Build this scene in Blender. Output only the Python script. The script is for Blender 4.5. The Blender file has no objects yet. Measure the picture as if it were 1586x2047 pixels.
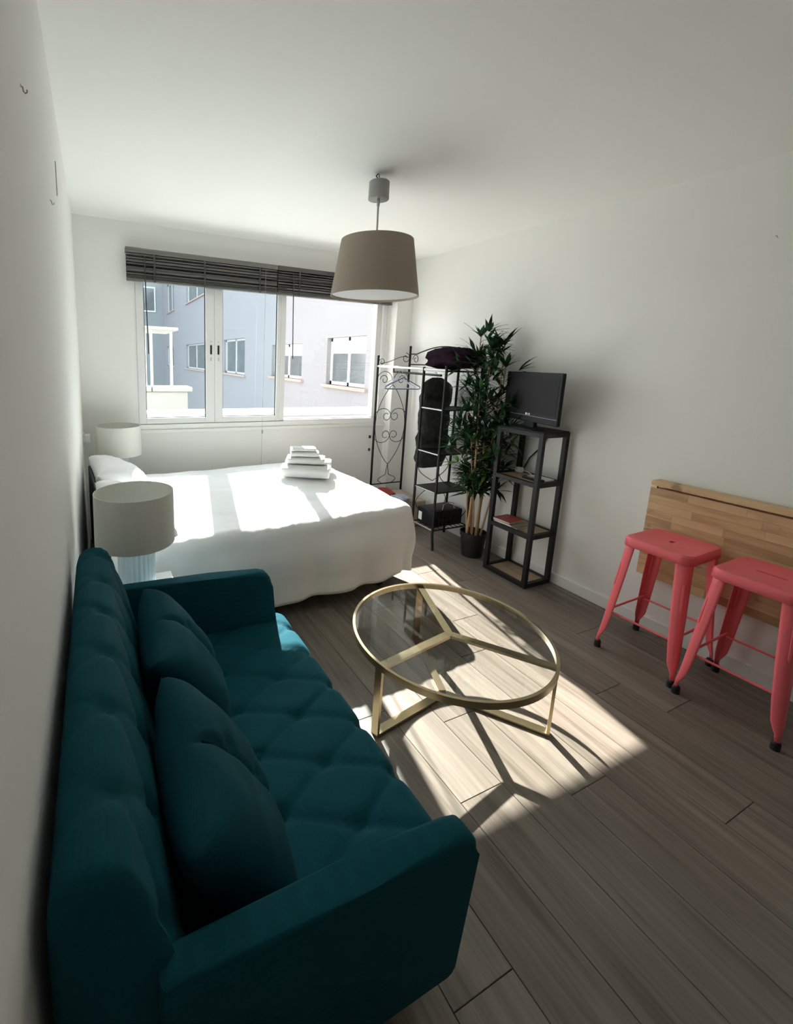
import bpy, bmesh, math, random
from mathutils import Vector, Matrix, noise
random.seed(7)
PI = math.pi
sc = bpy.context.scene
col = sc.collection

# ------------------------------------------------------------------ camera
W, D, H, TH = 3.0113, 3.8586, 2.5, math.tan(-0.0138)     # room width, depth, height, slant of the window wall
F_PX, YAW, PITCH, ROLL = 887.687, 0.4348, 0.1761, 0.0322
fw = Vector((math.sin(YAW)*math.cos(PITCH), math.cos(YAW)*math.cos(PITCH), -math.sin(PITCH)))
rt = Vector((math.cos(YAW), -math.sin(YAW), 0)); up = rt.cross(fw)
r2 = math.cos(ROLL)*rt + math.sin(ROLL)*up; u2 = -math.sin(ROLL)*rt + math.cos(ROLL)*up
cd = bpy.data.cameras.new('camera'); cam = bpy.data.objects.new('camera', cd); col.objects.link(cam)
M = Matrix((r2, u2, -fw)).transposed().to_4x4(); M.translation = Vector((0.1062, 0, 1.4937)); cam.matrix_world = M
cd.sensor_fit = 'HORIZONTAL'; cd.sensor_width = 36.0; cd.lens = F_PX/1586*36
cd.shift_x = (793-602.09)/1586; cd.shift_y = -(1023.5-880.82)/1586
cd.clip_start = 0.01; cd.clip_end = 200
sc.camera = cam

# ------------------------------------------------------------------ light
SUN_EL, SUN_AZ = math.radians(33.9), math.radians(11.2)   # the sun stands beyond the window, a little to the right
sv = Vector((math.sin(SUN_AZ)*math.cos(SUN_EL), math.cos(SUN_AZ)*math.cos(SUN_EL), math.sin(SUN_EL)))
sl = bpy.data.lights.new('sun', 'SUN'); sl.energy = 28.0; sl.angle = math.radians(0.53); sl.color = (1, .95, .87)
so = bpy.data.objects.new('sun', sl); col.objects.link(so)
so.rotation_euler = sv.to_track_quat('Z', 'Y').to_euler(); so.location = (6, 20, 12)
wd = bpy.data.worlds.new('world'); sc.world = wd; wd.use_nodes = True
wn = wd.node_tree.nodes; wl = wd.node_tree.links
sky = wn.new('ShaderNodeTexSky'); sky.sky_type = 'NISHITA'; sky.sun_disc = False
sky.sun_elevation = SUN_EL; sky.sun_rotation = SUN_AZ
bw_ = wn.new('ShaderNodeRGBToBW'); wl.new(sky.outputs[0], bw_.inputs[0])
hz_ = wn.new('ShaderNodeMix'); hz_.data_type = 'RGBA'; hz_.inputs[0].default_value = .86          # hazy bright sky
wl.new(sky.outputs[0], hz_.inputs[6]); wl.new(bw_.outputs[0], hz_.inputs[7])
wl.new(hz_.outputs[2], wn['Background'].inputs[0]); wn['Background'].inputs[1].default_value = 1.0
pl = bpy.data.lights.new('window_portal', 'AREA'); pl.shape = 'RECTANGLE'; pl.size = 2.3; pl.size_y = 1.2; pl.cycles.is_portal = True
po = bpy.data.objects.new('window_portal', pl); col.objects.link(po); po.location = (1.55, D+.30, 1.55); po.rotation_euler = (-PI/2, 0, 0)
vs = sc.view_settings; vs.view_transform = 'Standard'; vs.look = 'None'; vs.gamma = 1; vs.use_curve_mapping = False
vs.exposure = 0.15
sc.cycles.max_bounces = 16; sc.cycles.diffuse_bounces = 10; sc.cycles.transparent_max_bounces = 16; sc.cycles.glossy_bounces = 4

# ------------------------------------------------------------------ materials
def new_mat(name):
    m = bpy.data.materials.new(name); m.use_nodes = True
    return m, m.node_tree.nodes, m.node_tree.links, m.node_tree.nodes['Principled BSDF']
def plain(name, c, rough=.5, metal=0., var=.04, scale=8., bump=0., bscale=60., spec=None, sheen=0., aniso=None):
    """colour with a slight cloudy variation and a fine relief"""
    m, n, l, b = new_mat(name)
    tc = n.new('ShaderNodeTexCoord'); nz = n.new('ShaderNodeTexNoise'); nz.inputs['Scale'].default_value = scale; nz.inputs['Detail'].default_value = 4
    l.new(tc.outputs['Object'], nz.inputs['Vector'])
    mx = n.new('ShaderNodeMix'); mx.data_type = 'RGBA'
    mx.inputs[6].default_value = (*[max(0, x*(1-var)) for x in c], 1); mx.inputs[7].default_value = (*[min(1, x*(1+var)) for x in c], 1)
    l.new(nz.outputs['Fac'], mx.inputs[0]); l.new(mx.outputs[2], b.inputs['Base Color'])
    b.inputs['Roughness'].default_value = rough; b.inputs['Metallic'].default_value = metal
    if spec is not None: b.inputs['Specular IOR Level'].default_value = spec
    if sheen: b.inputs['Sheen Weight'].default_value = sheen; b.inputs['Sheen Roughness'].default_value = .4
    if bump:
        n2 = n.new('ShaderNodeTexNoise'); n2.inputs['Scale'].default_value = bscale; n2.inputs['Detail'].default_value = 3
        l.new(tc.outputs['Object'], n2.inputs['Vector'])
        bp = n.new('ShaderNodeBump'); bp.inputs['Strength'].default_value = bump; bp.inputs['Distance'].default_value = .01
        l.new(n2.outputs['Fac'], bp.inputs['Height']); l.new(bp.outputs[0], b.inputs['Normal'])
    return m
def weave(name, c, rough=.85, scale=420., bump=.16, var=.25, sheen=.25):
    """woven cloth: two crossing sets of threads"""
    m, n, l, b = new_mat(name)
    tc = n.new('ShaderNodeTexCoord')
    w1 = n.new('ShaderNodeTexWave'); w1.bands_direction = 'Y'; w1.inputs['Scale'].default_value = scale/6.28; w1.inputs['Distortion'].default_value = 1.5
    w2 = n.new('ShaderNodeTexWave'); w2.bands_direction = 'Z'; w2.inputs['Scale'].default_value = scale/6.28; w2.inputs['Distortion'].default_value = 1.5
    w3 = n.new('ShaderNodeTexWave'); w3.bands_direction = 'X'; w3.inputs['Scale'].default_value = scale/6.28; w3.inputs['Distortion'].default_value = 1.5
    for w in (w1, w2, w3): l.new(tc.outputs['Object'], w.inputs['Vector'])
    a = n.new('ShaderNodeMath'); a.operation = 'ADD'; l.new(w1.outputs['Fac'], a.inputs[0]); l.new(w2.outputs['Fac'], a.inputs[1])
    a2 = n.new('ShaderNodeMath'); a2.operation = 'ADD'; l.new(a.outputs[0], a2.inputs[0]); l.new(w3.outputs['Fac'], a2.inputs[1])
    dv = n.new('ShaderNodeMath'); dv.operation = 'DIVIDE'; dv.inputs[1].default_value = 3; l.new(a2.outputs[0], dv.inputs[0])
    nz = n.new('ShaderNodeTexNoise'); nz.inputs['Scale'].default_value = 160; l.new(tc.outputs['Object'], nz.inputs['Vector'])
    m2 = n.new('ShaderNodeMath'); m2.operation = 'MULTIPLY'; l.new(dv.outputs[0], m2.inputs[0]); l.new(nz.outputs['Fac'], m2.inputs[1])
    mx = n.new('ShaderNodeMix'); mx.data_type = 'RGBA'
    mx.inputs[6].default_value = (*[x*(1-var) for x in c], 1); mx.inputs[7].default_value = (*[x*(1+2*var) for x in c], 1)
    l.new(m2.outputs[0], mx.inputs[0]); l.new(mx.outputs[2], b.inputs['Base Color'])
    b.inputs['Roughness'].default_value = rough; b.inputs['Sheen Weight'].default_value = sheen
    b.inputs['Sheen Tint'].default_value = (*[min(1, x*4) for x in c], 1); b.inputs['Specular IOR Level'].default_value = .15
    bp = n.new('ShaderNodeBump'); bp.inputs['Strength'].default_value = bump; bp.inputs['Distance'].default_value = .002
    l.new(m2.outputs[0], bp.inputs['Height']); l.new(bp.outputs[0], b.inputs['Normal'])
    return m
def wood(name, dark, mid, light, grain=(40, 2.2, 40), rough=.5, rnd=.35, ring=.5, knots=0.):
    m, n, l, b = new_mat(name)
    tc = n.new('ShaderNodeTexCoord'); oi = n.new('ShaderNodeObjectInfo')
    vm = n.new('ShaderNodeVectorMath'); vm.operation = 'SCALE'; vm.inputs[0].default_value = (13, 37, 5)
    l.new(oi.outputs['Random'], vm.inputs['Scale'])
    ad = n.new('ShaderNodeVectorMath'); ad.operation = 'ADD'; l.new(tc.outputs['Object'], ad.inputs[0]); l.new(vm.outputs[0], ad.inputs[1])
    mp = n.new('ShaderNodeMapping'); mp.inputs['Scale'].default_value = grain; l.new(ad.outputs[0], mp.inputs['Vector'])
    nz = n.new('ShaderNodeTexNoise'); nz.inputs['Scale'].default_value = 1; nz.inputs['Detail'].default_value = 7; nz.inputs['Roughness'].default_value = .62; nz.inputs['Distortion'].default_value = .6
    l.new(mp.outputs[0], nz.inputs['Vector'])
    mp2 = n.new('ShaderNodeMapping'); mp2.inputs['Scale'].default_value = [g*.22 for g in grain]; l.new(ad.outputs[0], mp2.inputs['Vector'])
    nb = n.new('ShaderNodeTexNoise'); nb.inputs['Scale'].default_value = 1; nb.inputs['Detail'].default_value = 3; nb.inputs['Distortion'].default_value = 1.2
    l.new(mp2.outputs[0], nb.inputs['Vector'])
    rg = n.new('ShaderNodeMath'); rg.operation = 'MULTIPLY'; rg.inputs[1].default_value = 26; l.new(nb.outputs['Fac'], rg.inputs[0])
    sn = n.new('ShaderNodeMath'); sn.operation = 'SINE'; l.new(rg.outputs[0], sn.inputs[0])
    s2 = n.new('ShaderNodeMath'); s2.operation = 'MULTIPLY_ADD'; s2.inputs[1].default_value = .10*ring; l.new(sn.outputs[0], s2.inputs[0]); l.new(nz.outputs['Fac'], s2.inputs[2])
    s3 = n.new('ShaderNodeMath'); s3.operation = 'MULTIPLY_ADD'; s3.inputs[1].default_value = rnd; l.new(oi.outputs['Random'], s3.inputs[0]); l.new(s2.outputs[0], s3.inputs[2])
    s4 = n.new('ShaderNodeMath'); s4.operation = 'ADD'; s4.inputs[1].default_value = -rnd*.5; l.new(s3.outputs[0], s4.inputs[0])
    s5 = n.new('ShaderNodeMath'); s5.operation = 'MULTIPLY_ADD'; s5.inputs[1].default_value = .5; l.new(nb.outputs['Fac'], s5.inputs[0]); l.new(s4.outputs[0], s5.inputs[2])
    s6 = n.new('ShaderNodeMath'); s6.operation = 'ADD'; s6.inputs[1].default_value = -.25; l.new(s5.outputs[0], s6.inputs[0])
    cr = n.new('ShaderNodeValToRGB'); e = cr.color_ramp.elements
    e[0].position = .22; e[0].color = (*dark, 1); e[1].position = .82; e[1].color = (*light, 1)
    x = e.new(.5); x.color = (*mid, 1)
    l.new(s6.outputs[0], cr.inputs[0])
    out = cr.outputs[0]
    if knots:
        mk = n.new('ShaderNodeMapping'); mk.inputs['Scale'].default_value = (7, 9, 22); l.new(tc.outputs['Object'], mk.inputs['Vector'])
        nk = n.new('ShaderNodeTexNoise'); nk.inputs['Scale'].default_value = 1; nk.inputs['Detail'].default_value = 2; l.new(mk.outputs[0], nk.inputs['Vector'])
        rk = n.new('ShaderNodeValToRGB'); rk.color_ramp.elements[0].position = .66; rk.color_ramp.elements[1].position = .75; l.new(nk.outputs['Fac'], rk.inputs[0])
        mk2 = n.new('ShaderNodeMix'); mk2.data_type = 'RGBA'; mk2.inputs[7].default_value = (*[c*.45 for c in dark], 1)
        ms = n.new('ShaderNodeMath'); ms.operation = 'MULTIPLY'; ms.inputs[1].default_value = knots; l.new(rk.outputs[0], ms.inputs[0])
        l.new(ms.outputs[0], mk2.inputs[0]); l.new(out, mk2.inputs[6]); out = mk2.outputs[2]
    l.new(out, b.inputs['Base Color']); b.inputs['Roughness'].default_value = rough
    bp = n.new('ShaderNodeBump'); bp.inputs['Strength'].default_value = .12; bp.inputs['Distance'].default_value = .003
    l.new(nz.outputs['Fac'], bp.inputs['Height']); l.new(bp.outputs[0], b.inputs['Normal'])
    return m
def glass(name, tint, gloss=.06, rough=.0):
    """a thin pane: lets light through with its tint and mirrors a little, more at a slant"""
    m, n, l, b = new_mat(name); n.remove(b)
    tr = n.new('ShaderNodeBsdfTransparent'); tr.inputs[0].default_value = (*tint, 1)
    gl = n.new('ShaderNodeBsdfGlossy'); gl.inputs['Roughness'].default_value = rough; gl.inputs[0].default_value = (1, 1, 1, 1)
    lw_ = n.new('ShaderNodeLayerWeight'); lw_.inputs[0].default_value = .5
    pw = n.new('ShaderNodeMath'); pw.operation = 'POWER'; pw.inputs[1].default_value = 5; l.new(lw_.outputs['Facing'], pw.inputs[0])
    fr = n.new('ShaderNodeMath'); fr.operation = 'MULTIPLY_ADD'; fr.inputs[1].default_value = .95; fr.inputs[2].default_value = .04; l.new(pw.outputs[0], fr.inputs[0])
    mx = n.new('ShaderNodeMixShader'); l.new(fr.outputs[0], mx.inputs[0]); l.new(tr.outputs[0], mx.inputs[1]); l.new(gl.outputs[0], mx.inputs[2])
    l.new(mx.outputs[0], n['Material Output'].inputs[0])
    return m
def thin(name, c, trans=.35, rough=.9):
    """thin cloth or leaf that lets some light through"""
    m, n, l, b = new_mat(name)
    tc = n.new('ShaderNodeTexCoord'); nz = n.new('ShaderNodeTexNoise'); nz.inputs['Scale'].default_value = 120; l.new(tc.outputs['Object'], nz.inputs['Vector'])
    mx0 = n.new('ShaderNodeMix'); mx0.data_type = 'RGBA'; mx0.inputs[6].default_value = (*[x*.93 for x in c], 1); mx0.inputs[7].default_value = (*[min(1, x*1.05) for x in c], 1)
    l.new(nz.outputs['Fac'], mx0.inputs[0]); l.new(mx0.outputs[2], b.inputs['Base Color'])
    b.inputs['Roughness'].default_value = rough; b.inputs['Specular IOR Level'].default_value = .2
    t = n.new('ShaderNodeBsdfTranslucent'); l.new(mx0.outputs[2], t.inputs[0])
    mx = n.new('ShaderNodeMixShader'); mx.inputs[0].default_value = trans; l.new(b.outputs[0], mx.inputs[1]); l.new(t.outputs[0], mx.inputs[2])
    l.new(mx.outputs[0], n['Material Output'].inputs[0])
    return m
m_wall = plain('wall_paint', (.842, .838, .812), .85, var=.012, scale=2, bump=.06, bscale=70)
m_ceil = plain('ceiling_paint', (.858, .853, .828), .9, var=.01, scale=2, bump=.04, bscale=60)
m_trim = plain('trim_white', (.82, .82, .80), .5, var=.01)
m_frame = plain('window_frame_white', (.80, .80, .79), .35, var=.01)
m_rubber = plain('seal_black', (.015, .015, .016), .6)
m_floor = wood('floor_wood', (.100, .080, .063), (.175, .148, .120), (.255, .222, .186), (46, 2.0, 46), .42, .20, .42)
m_sub = plain('subfloor', (.05, .045, .04), .9)
m_glass_t = glass('glass_tinted', (.87, .93, .955))
m_glass_c = glass('glass_clear', (.985, .99, .992))
m_glass_tab = glass('glass_table', (.92, .935, .93))
m_blind = wood('blind_slat', (.085, .081, .075), (.13, .124, .114), (.185, .177, .165), (1.5, 60, 60), .5, .5, .2)
m_cord = plain('cord_grey', (.45, .45, .44), .8)
m_wand = plain('wand_dark', (.06, .06, .058), .4)
m_teal = weave('teal_fabric', (.0030, .070, .094), scale=900, var=.2, sheen=.04)
m_teal2 = weave('teal_cushion_fabric', (.0026, .060, .082), scale=900, var=.2, sheen=.04)
m_piping = weave('teal_piping', (.001, .022, .034), scale=900, sheen=.1)
m_black = plain('black_metal', (.009, .009, .010), .5, var=.2, spec=.3)
m_blackmat = plain('black_plastic', (.011, .011, .013), .5, var=.1, spec=.25)
m_linen = plain('white_cotton', (.86, .86, .86), .9, var=.02, bump=.12, bscale=240, spec=.1)
m_towel = plain('white_terry', (.84, .84, .82), .95, var=.03, bump=.7, bscale=420, spec=.05)
m_brass = plain('brushed_brass', (.47, .39, .25), .28, metal=1, var=.06, scale=20)
m_coral = plain('coral_paint', (.90, .155, .185), .42, var=.04, scale=14, bump=.05, bscale=220)
m_shade_w = thin('lampshade_white', (.80, .79, .74), .22)
m_shade_t = thin('lampshade_taupe', (.50, .43, .355), .30)
m_diff = thin('diffuser_white', (.80, .80, .80), .5)
m_satin = plain('satin_nickel', (.50, .50, .49), .42, metal=.8, var=.03)
m_grey = plain('grey_plastic', (.36, .36, .355), .45)
m_white = plain('white_plastic', (.80, .80, .79), .4, var=.01)
m_chrome = plain('chrome', (.75, .75, .76), .12, metal=1)
m_oak = wood('oak_board', (.20, .135, .08), (.33, .235, .15), (.42, .31, .205), (30, 3, 30), .55, .2, .4)
m_birch = wood('birch_staves', (.44, .265, .125), (.62, .41, .215), (.71, .50, .285), (26, 3.0, 26), .45, .5, .25, knots=.75)
m_pot = plain('black_pot', (.010, .010, .013), .5, var=.1)
m_soil = plain('soil', (.03, .02, .013), .95, var=.5, scale=60, bump=.8)
m_cane = wood('bamboo_cane', (.23, .13, .06), (.40, .26, .14), (.52, .37, .22), (60, 60, 6), .5, .5, .2)
m_leaf = thin('leaf_green', (.042, .115, .036), .25, .5)
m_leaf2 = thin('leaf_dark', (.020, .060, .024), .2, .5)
m_leaf3 = thin('leaf_light', (.12, .25, .07), .3, .5)
m_tvscreen = plain('tv_screen', (.022, .020, .022), .55, var=.05, spec=.15)
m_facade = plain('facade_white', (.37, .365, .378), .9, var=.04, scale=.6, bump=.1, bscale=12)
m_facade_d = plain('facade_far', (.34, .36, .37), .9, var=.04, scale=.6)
m_brick = plain('weathered_white_wall', (.50, .475, .43), .9, var=.16, scale=3.5, bump=.3, bscale=14)
m_terracotta = plain('terracotta_sill', (.52, .40, .35), .9, var=.12)
m_winglass = plain('far_window_glass', (.16, .18, .185), .12, var=.4, scale=2.5)
m_winblind = plain('far_window_blind', (.60, .66, .66), .7)
m_gnd = plain('courtyard_ground', (.40, .39, .37), .9, var=.1, scale=1)

# ------------------------------------------------------------------ mesh helpers
WL = {}
def wloc(o): return WL.get(o.name, Vector((0, 0, 0)))
class MB:
    def __init__(s): s.bm = bmesh.new()
    def box(s, x0, x1, y0, y1, z0, z1, bev=0., seg=2):
        vs = [s.bm.verts.new(c) for c in ((x0,y0,z0),(x1,y0,z0),(x1,y1,z0),(x0,y1,z0),(x0,y0,z1),(x1,y0,z1),(x1,y1,z1),(x0,y1,z1))]
        fs = [s.bm.faces.new([vs[i] for i in f]) for f in ((3,2,1,0),(4,5,6,7),(0,1,5,4),(1,2,6,5),(2,3,7,6),(3,0,4,7))]
        if bev:
            ed = list({e for f in fs for e in f.edges})
            bmesh.ops.bevel(s.bm, geom=ed, offset=bev, segments=seg, affect='EDGES', profile=.5)
        return s
    def bar(s, a, b, w, h, upv=(0, 0, 1)):
        """a straight bar of section w x h from a to b"""
        a = Vector(a); b = Vector(b); d = (b-a).normalized(); u = Vector(upv)
        if abs(d.dot(u)) > .99: u = Vector((1, 0, 0))
        sd = d.cross(u).normalized(); u = sd.cross(d)
        q = []
        for p in (a, b):
            for i, j in ((-1,-1),(1,-1),(1,1),(-1,1)): q.append(s.bm.verts.new(p+sd*(i*w/2)+u*(j*h/2)))
        for f in ((3,2,1,0),(4,5,6,7),(0,1,5,4),(1,2,6,5),(2,3,7,6),(3,0,4,7)): s.bm.faces.new([q[i] for i in f])
        return s
    def tube(s, pts, r, seg=8, closed=False, cap=True):
        P = [Vector(p) for p in pts]; n = len(P); rs = r if isinstance(r, (list, tuple)) else [r]*n
        rings = []; nrm = None
        for i in range(n):
            if closed: t = P[(i+1) % n]-P[i-1]
            else: t = P[min(i+1, n-1)]-P[max(i-1, 0)]
            t.normalize()
            if nrm is None:
                nrm = t.orthogonal().normalized()
            else:
                nrm = (nrm-t*nrm.dot(t))
                nrm = nrm.normalized() if nrm.length > 1e-6 else t.orthogonal().normalized()
            bn = t.cross(nrm)
            rings.append([s.bm.verts.new(P[i]+(nrm*math.cos(2*PI*k/seg)+bn*math.sin(2*PI*k/seg))*rs[i]) for k in range(seg)])
        m = n if closed else n-1
        for i in range(m):
            A = rings[i]; B = rings[(i+1) % n]
            for k in range(seg): s.bm.faces.new((A[k], A[(k+1) % seg], B[(k+1) % seg], B[k]))
        if cap and not closed:
            s.bm.faces.new(rings[0][::-1]); s.bm.faces.new(rings[-1])
        return s
    def lathe(s, prof, c=(0, 0, 0), seg=32, mod=None, close=False):
        c = Vector(c); rings = []
        for (r, z) in prof:
            if r < 1e-6: rings.append([s.bm.verts.new(c+Vector((0, 0, z)))]); continue
            ring = []
            for k in range(seg):
                a = 2*PI*k/seg; rr = r*(mod(a, z) if mod else 1)
                ring.append(s.bm.verts.new(c+Vector((rr*math.cos(a), rr*math.sin(a), z))))
            rings.append(ring)
        pairs = list(zip(rings, rings[1:]))
        if close: pairs.append((rings[-1], rings[0]))
        for A, B in pairs:
            if len(A) == 1 and len(B) == 1: continue
            for k in range(seg):
                k2 = (k+1) % seg
                if len(A) == 1: s.bm.faces.new((A[0], B[k], B[k2])) if False else s.bm.faces.new((A[0], B[k2], B[k]))
                elif len(B) == 1: s.bm.faces.new((A[k], A[k2], B[0]))
                else: s.bm.faces.new((A[k], A[k2], B[k2], B[k]))
        return s
    def grid(s, f, nu, nv, closeu=False):
        g = [[s.bm.verts.new(f(i, j)) for j in range(nv)] for i in range(nu)]
        for i in range(nu if closeu else nu-1):
            for j in range(nv-1):
                s.bm.faces.new((g[i][j], g[(i+1) % nu][j], g[(i+1) % nu][j+1], g[i][j+1]))
        return g
    def prism(s, poly, d0, d1, axis='y'):
        def P(a, b, d): return {'x': (d, a, b), 'y': (a, d, b), 'z': (a, b, d)}[axis]
        A = [s.bm.verts.new(P(a, b, d0)) for a, b in poly]; B = [s.bm.verts.new(P(a, b, d1)) for a, b in poly]
        n = len(poly)
        fs = [s.bm.faces.new(A), s.bm.faces.new(B[::-1])]
        for i in range(n): fs.append(s.bm.faces.new((A[i], B[i], B[(i+1) % n], A[(i+1) % n])))
        return fs
    def shear(s):
        for v in s.bm.verts: v.co.y += v.co.x*TH
        return s
    def xf(s, M):
        bmesh.ops.transform(s.bm, matrix=M, verts=s.bm.verts); return s
    def build(s, name, mat, parent=None, smooth=False, local=False, ang=40):
        bm = s.bm; bmesh.ops.recalc_face_normals(bm, faces=bm.faces)
        off = Vector((0, 0, 0))
        if parent is not None and not local: off = wloc(parent)
        elif parent is None and not local:
            lo = Vector([min(v.co[i] for v in bm.verts) for i in range(3)]); hi = Vector([max(v.co[i] for v in bm.verts) for i in range(3)])
            off = Vector(((lo.x+hi.x)/2, (lo.y+hi.y)/2, lo.z))
        if off.length: bmesh.ops.translate(bm, vec=-off, verts=bm.verts)
        me = bpy.data.meshes.new(name); bm.to_mesh(me); bm.free(); me.materials.append(mat)
        if smooth:
            me.polygons.foreach_set('use_smooth', [True]*len(me.polygons)); me.set_sharp_from_angle(angle=math.radians(ang))
        o = bpy.data.objects.new(name, me); col.objects.link(o)
        if parent is not None: o.parent = parent; WL[o.name] = off
        else: o.location = off; WL[o.name] = off
        return o
def tag(o, label, cat, group=None):
    o['label'] = label; o['category'] = cat
    if group: o['group'] = group
    return o
def thing(name, label, cat, loc=(0, 0, 0), rz=0, group=None):
    o = bpy.data.objects.new(name, None); col.objects.link(o); o.empty_display_size = .1
    o.location = loc; o.rotation_euler = (0, 0, rz); WL[o.name] = Vector(loc)
    return tag(o, label, cat, group)
def struct(o): o['kind'] = 'structure'; return o
def link(name, me, parent, loc=(0, 0, 0), rot=None, scale=None):
    o = bpy.data.objects.new(name, me); col.objects.link(o); o.parent = parent; o.location = loc
    if rot is not None: o.rotation_mode = 'QUATERNION'; o.rotation_quaternion = rot
    if scale is not None: o.scale = scale
    return o
def copy_tree(o, parent=None):
    c = o.copy(); col.objects.link(c); c.parent = parent
    for ch in list(o.children): copy_tree(ch, c)
    return c
def arc(c, r, a0, a1, n, f): return [f(c[0]+r*math.cos(a0+(a1-a0)*i/n), c[1]+r*math.sin(a0+(a1-a0)*i/n)) for i in range(n+1)]

# ------------------------------------------------------------------ the room
YB = -3.2
floor = struct(MB().box(-.2, W+.2, YB-.2, D+.3, -.15, -.012).build('floor', m_sub))
PW = .1955
kx = int(math.floor((0-1.0)/PW))
seams = {1: .93, 3: .796, 5: .52, 7: .884, 0: .10, 2: -.05, 4: .25, 6: -.2, -1: .55, -2: -.1, -3: .3, -4: .75, -5: .05, -6: .4, 8: .15, 9: .6, 10: -.05}
pm = {}
def plank_mesh(w, ln):
    k = (round(w, 4), round(ln, 4))
    if k not in pm:
        mb = MB().box(-w/2+.0009, w/2-.0009, -ln/2+.0009, ln/2-.0009, -.012, 0, .0012, 1)
        me = bpy.data.meshes.new('plank'); mb.bm.to_mesh(me); mb.bm.free(); me.materials.append(m_floor); pm[k] = me
    return pm[k]
fo = wloc(floor)
for k in range(-6, 11):
    x0 = max(0, 1.0+PW*k); x1 = min(W, 1.0+PW*(k+1))
    if x1-x0 < .01: continue
    y = seams.get(k, 0)
    while y > YB: y -= 1.28
    while y < D+.05:
        a = max(y, YB); b = min(y+1.28, D+.05)
        if b-a > .02: link('plank', plank_mesh(x1-x0, b-a), floor, Vector(((x0+x1)/2, (a+b)/2, 0))-fo)
        y += 1.28
struct(MB().box(-.2, W+.2, YB-.2, D+.35, H, H+.15).build('ceiling', m_ceil))
struct(MB().box(-.2, 0, YB-.2, D+.3, -.15, H).build('wall_left', m_wall))
struct(MB().box(W, W+.2, YB-.2, D+.3, -.15, H).build('wall_right', m_wall))
struct(MB().box(0, W, YB-.2, YB, -.012, H).build('wall_front', m_wall))
# window wall with its opening
OX0, OX1, OZ0, OZ1 = .40, 2.795, .935, 2.20
mb = MB()
mb.box(-.05, OX0, D, D+.22, -.012, H).box(OX1, W+.05, D, D+.22, -.012, H).box(OX0, OX1, D, D+.22, -.012, OZ0).box(OX0, OX1, D, D+.22, OZ1, H)
struct(mb.shear().build('wall_back', m_wall))
struct(MB().box(2.826, W, D-.105, D+.05, -.012, H, .004).shear().build('trim_1', m_wall))       # pilaster in the corner
struct(MB().box(OX0-.01, OX1+.03, D-.022, D, .862, .892, .004).shear().build('trim_2', m_trim))  # ledge under the window
b = MB().box(W-.013, W, YB, D-.1, 0, .075, .003).build('baseboard_right', m_trim); struct(b)
struct(MB().box(0, .013, YB, D, 0, .075, .003).build('baseboard_left', m_trim))
struct(MB().box(.013, 2.82, D-.013, D, 0, .075, .003).shear().build('baseboard_back', m_trim))
# the window: two sashes with tinted panes at the left, one wide clear light at the right
win = struct(bpy.data.objects.new('window_1', None)); col.objects.link(win); win.location = (1.6, D+1.6*TH, OZ0); WL[win.name] = Vector(win.location)
def frame_ring(mb, x0, x1, z0, z1, t, y0, y1, tb=None, tr=None, tl=None):
    tb = tb or t; tr = tr or t; tl = tl or t
    mb.box(x0, x0+tl, y0, y1, z0, z1, .003, 1).box(x1-tr, x1, y0, y1, z0, z1, .003, 1)
    mb.box(x0+tl, x1-tr, y0, y1, z0, z0+tb, .003, 1).box(x0+tl, x1-tr, y0, y1, z1-t, z1, .003, 1)
    return mb
mb = MB()
mb.box(.40, .416, D+.0, D+.11, OZ0, OZ1).box(2.745, 2.795, D+.005, D+.11, OZ0, OZ1, .003, 1).box(2.69, 2.745, D+.035, D+.11, OZ0, OZ1, .003, 1)
mb.box(.416, 2.69, D+.0, D+.11, OZ1-.03, OZ1).box(.416, 2.69, D+.03, D+.12, OZ0-.005, OZ0+.02)
mb.box(1.655, 1.700, D+.0, D+.10, OZ0+.01, OZ1-.02, .003, 1)
mb.shear().build('frame', m_frame, win)
def sash(x0, x1, gl0, gl1, hx):
    mb = MB(); y0, y1 = D+.002, D+.052; z0, z1 = OZ0+.006, OZ1-.03
    mb.box(x0, gl0, y0, y1, z0, z1, .004, 1).box(gl1, x1, y0, y1, z0, z1, .004, 1).box(gl0, gl1, y0, y1, z0, .99, .004, 1).box(gl0, gl1, y0, y1, z1-.06, z1, .004, 1)
    s = mb.shear().build('sash', m_frame, win)
    MB().box(gl0-.005, gl1+.005, D+.030, D+.036, .985, z1-.055).shear().build('pane', m_glass_t, s)
    mb = MB()
    for a, b_ in ((gl0, gl0+.006), (gl1-.006, gl1)): mb.box(a, b_, D+.02, D+.03, .99, z1-.06)
    mb.box(gl0+.006, gl1-.006, D+.02, D+.03, .99, .996)
    mb.shear().build('seal', m_rubber, s)
    MB().box(hx-.008, hx+.008, D-.004, D+.004, 1.53, 1.607, .003).shear().build('handle', m_rubber, s)
    mb = MB()
    for z in (1.635, 1.497, 1.48): mb.box(hx-.004, hx+.004, D-.002, D+.004, z-.004, z+.004)
    mb.shear().build('screw', m_satin, s)
sash(.418, 1.046, .478, .972, 1.016)
sash(1.048, 1.655, 1.118, 1.618, 1.080)
MB().box(1.698, 2.70, D+.060, D+.066, OZ0+.01, OZ1-.02).shear().build('pane', m_glass_c, win)
# sill lip of the clear light
MB().box(1.700, 2.69, D+.004, D+.1, OZ0-.003, OZ0+.012, .002, 1).shear().build('sill', m_frame, win)

# ------------------------------------------------------------------ outside
sl_ = MB().box(.0, 3.6, D+.23, D+.62, .955, .99, .006).build('balcony_ledge', m_trim)
tag(sl_, 'sunlit white ledge running outside below the window', 'ledge')
FX = 4.7
bd = thing('apartment_building', 'long pale apartment building across the courtyard with white framed windows', 'building', (FX, 19, -4))
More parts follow.
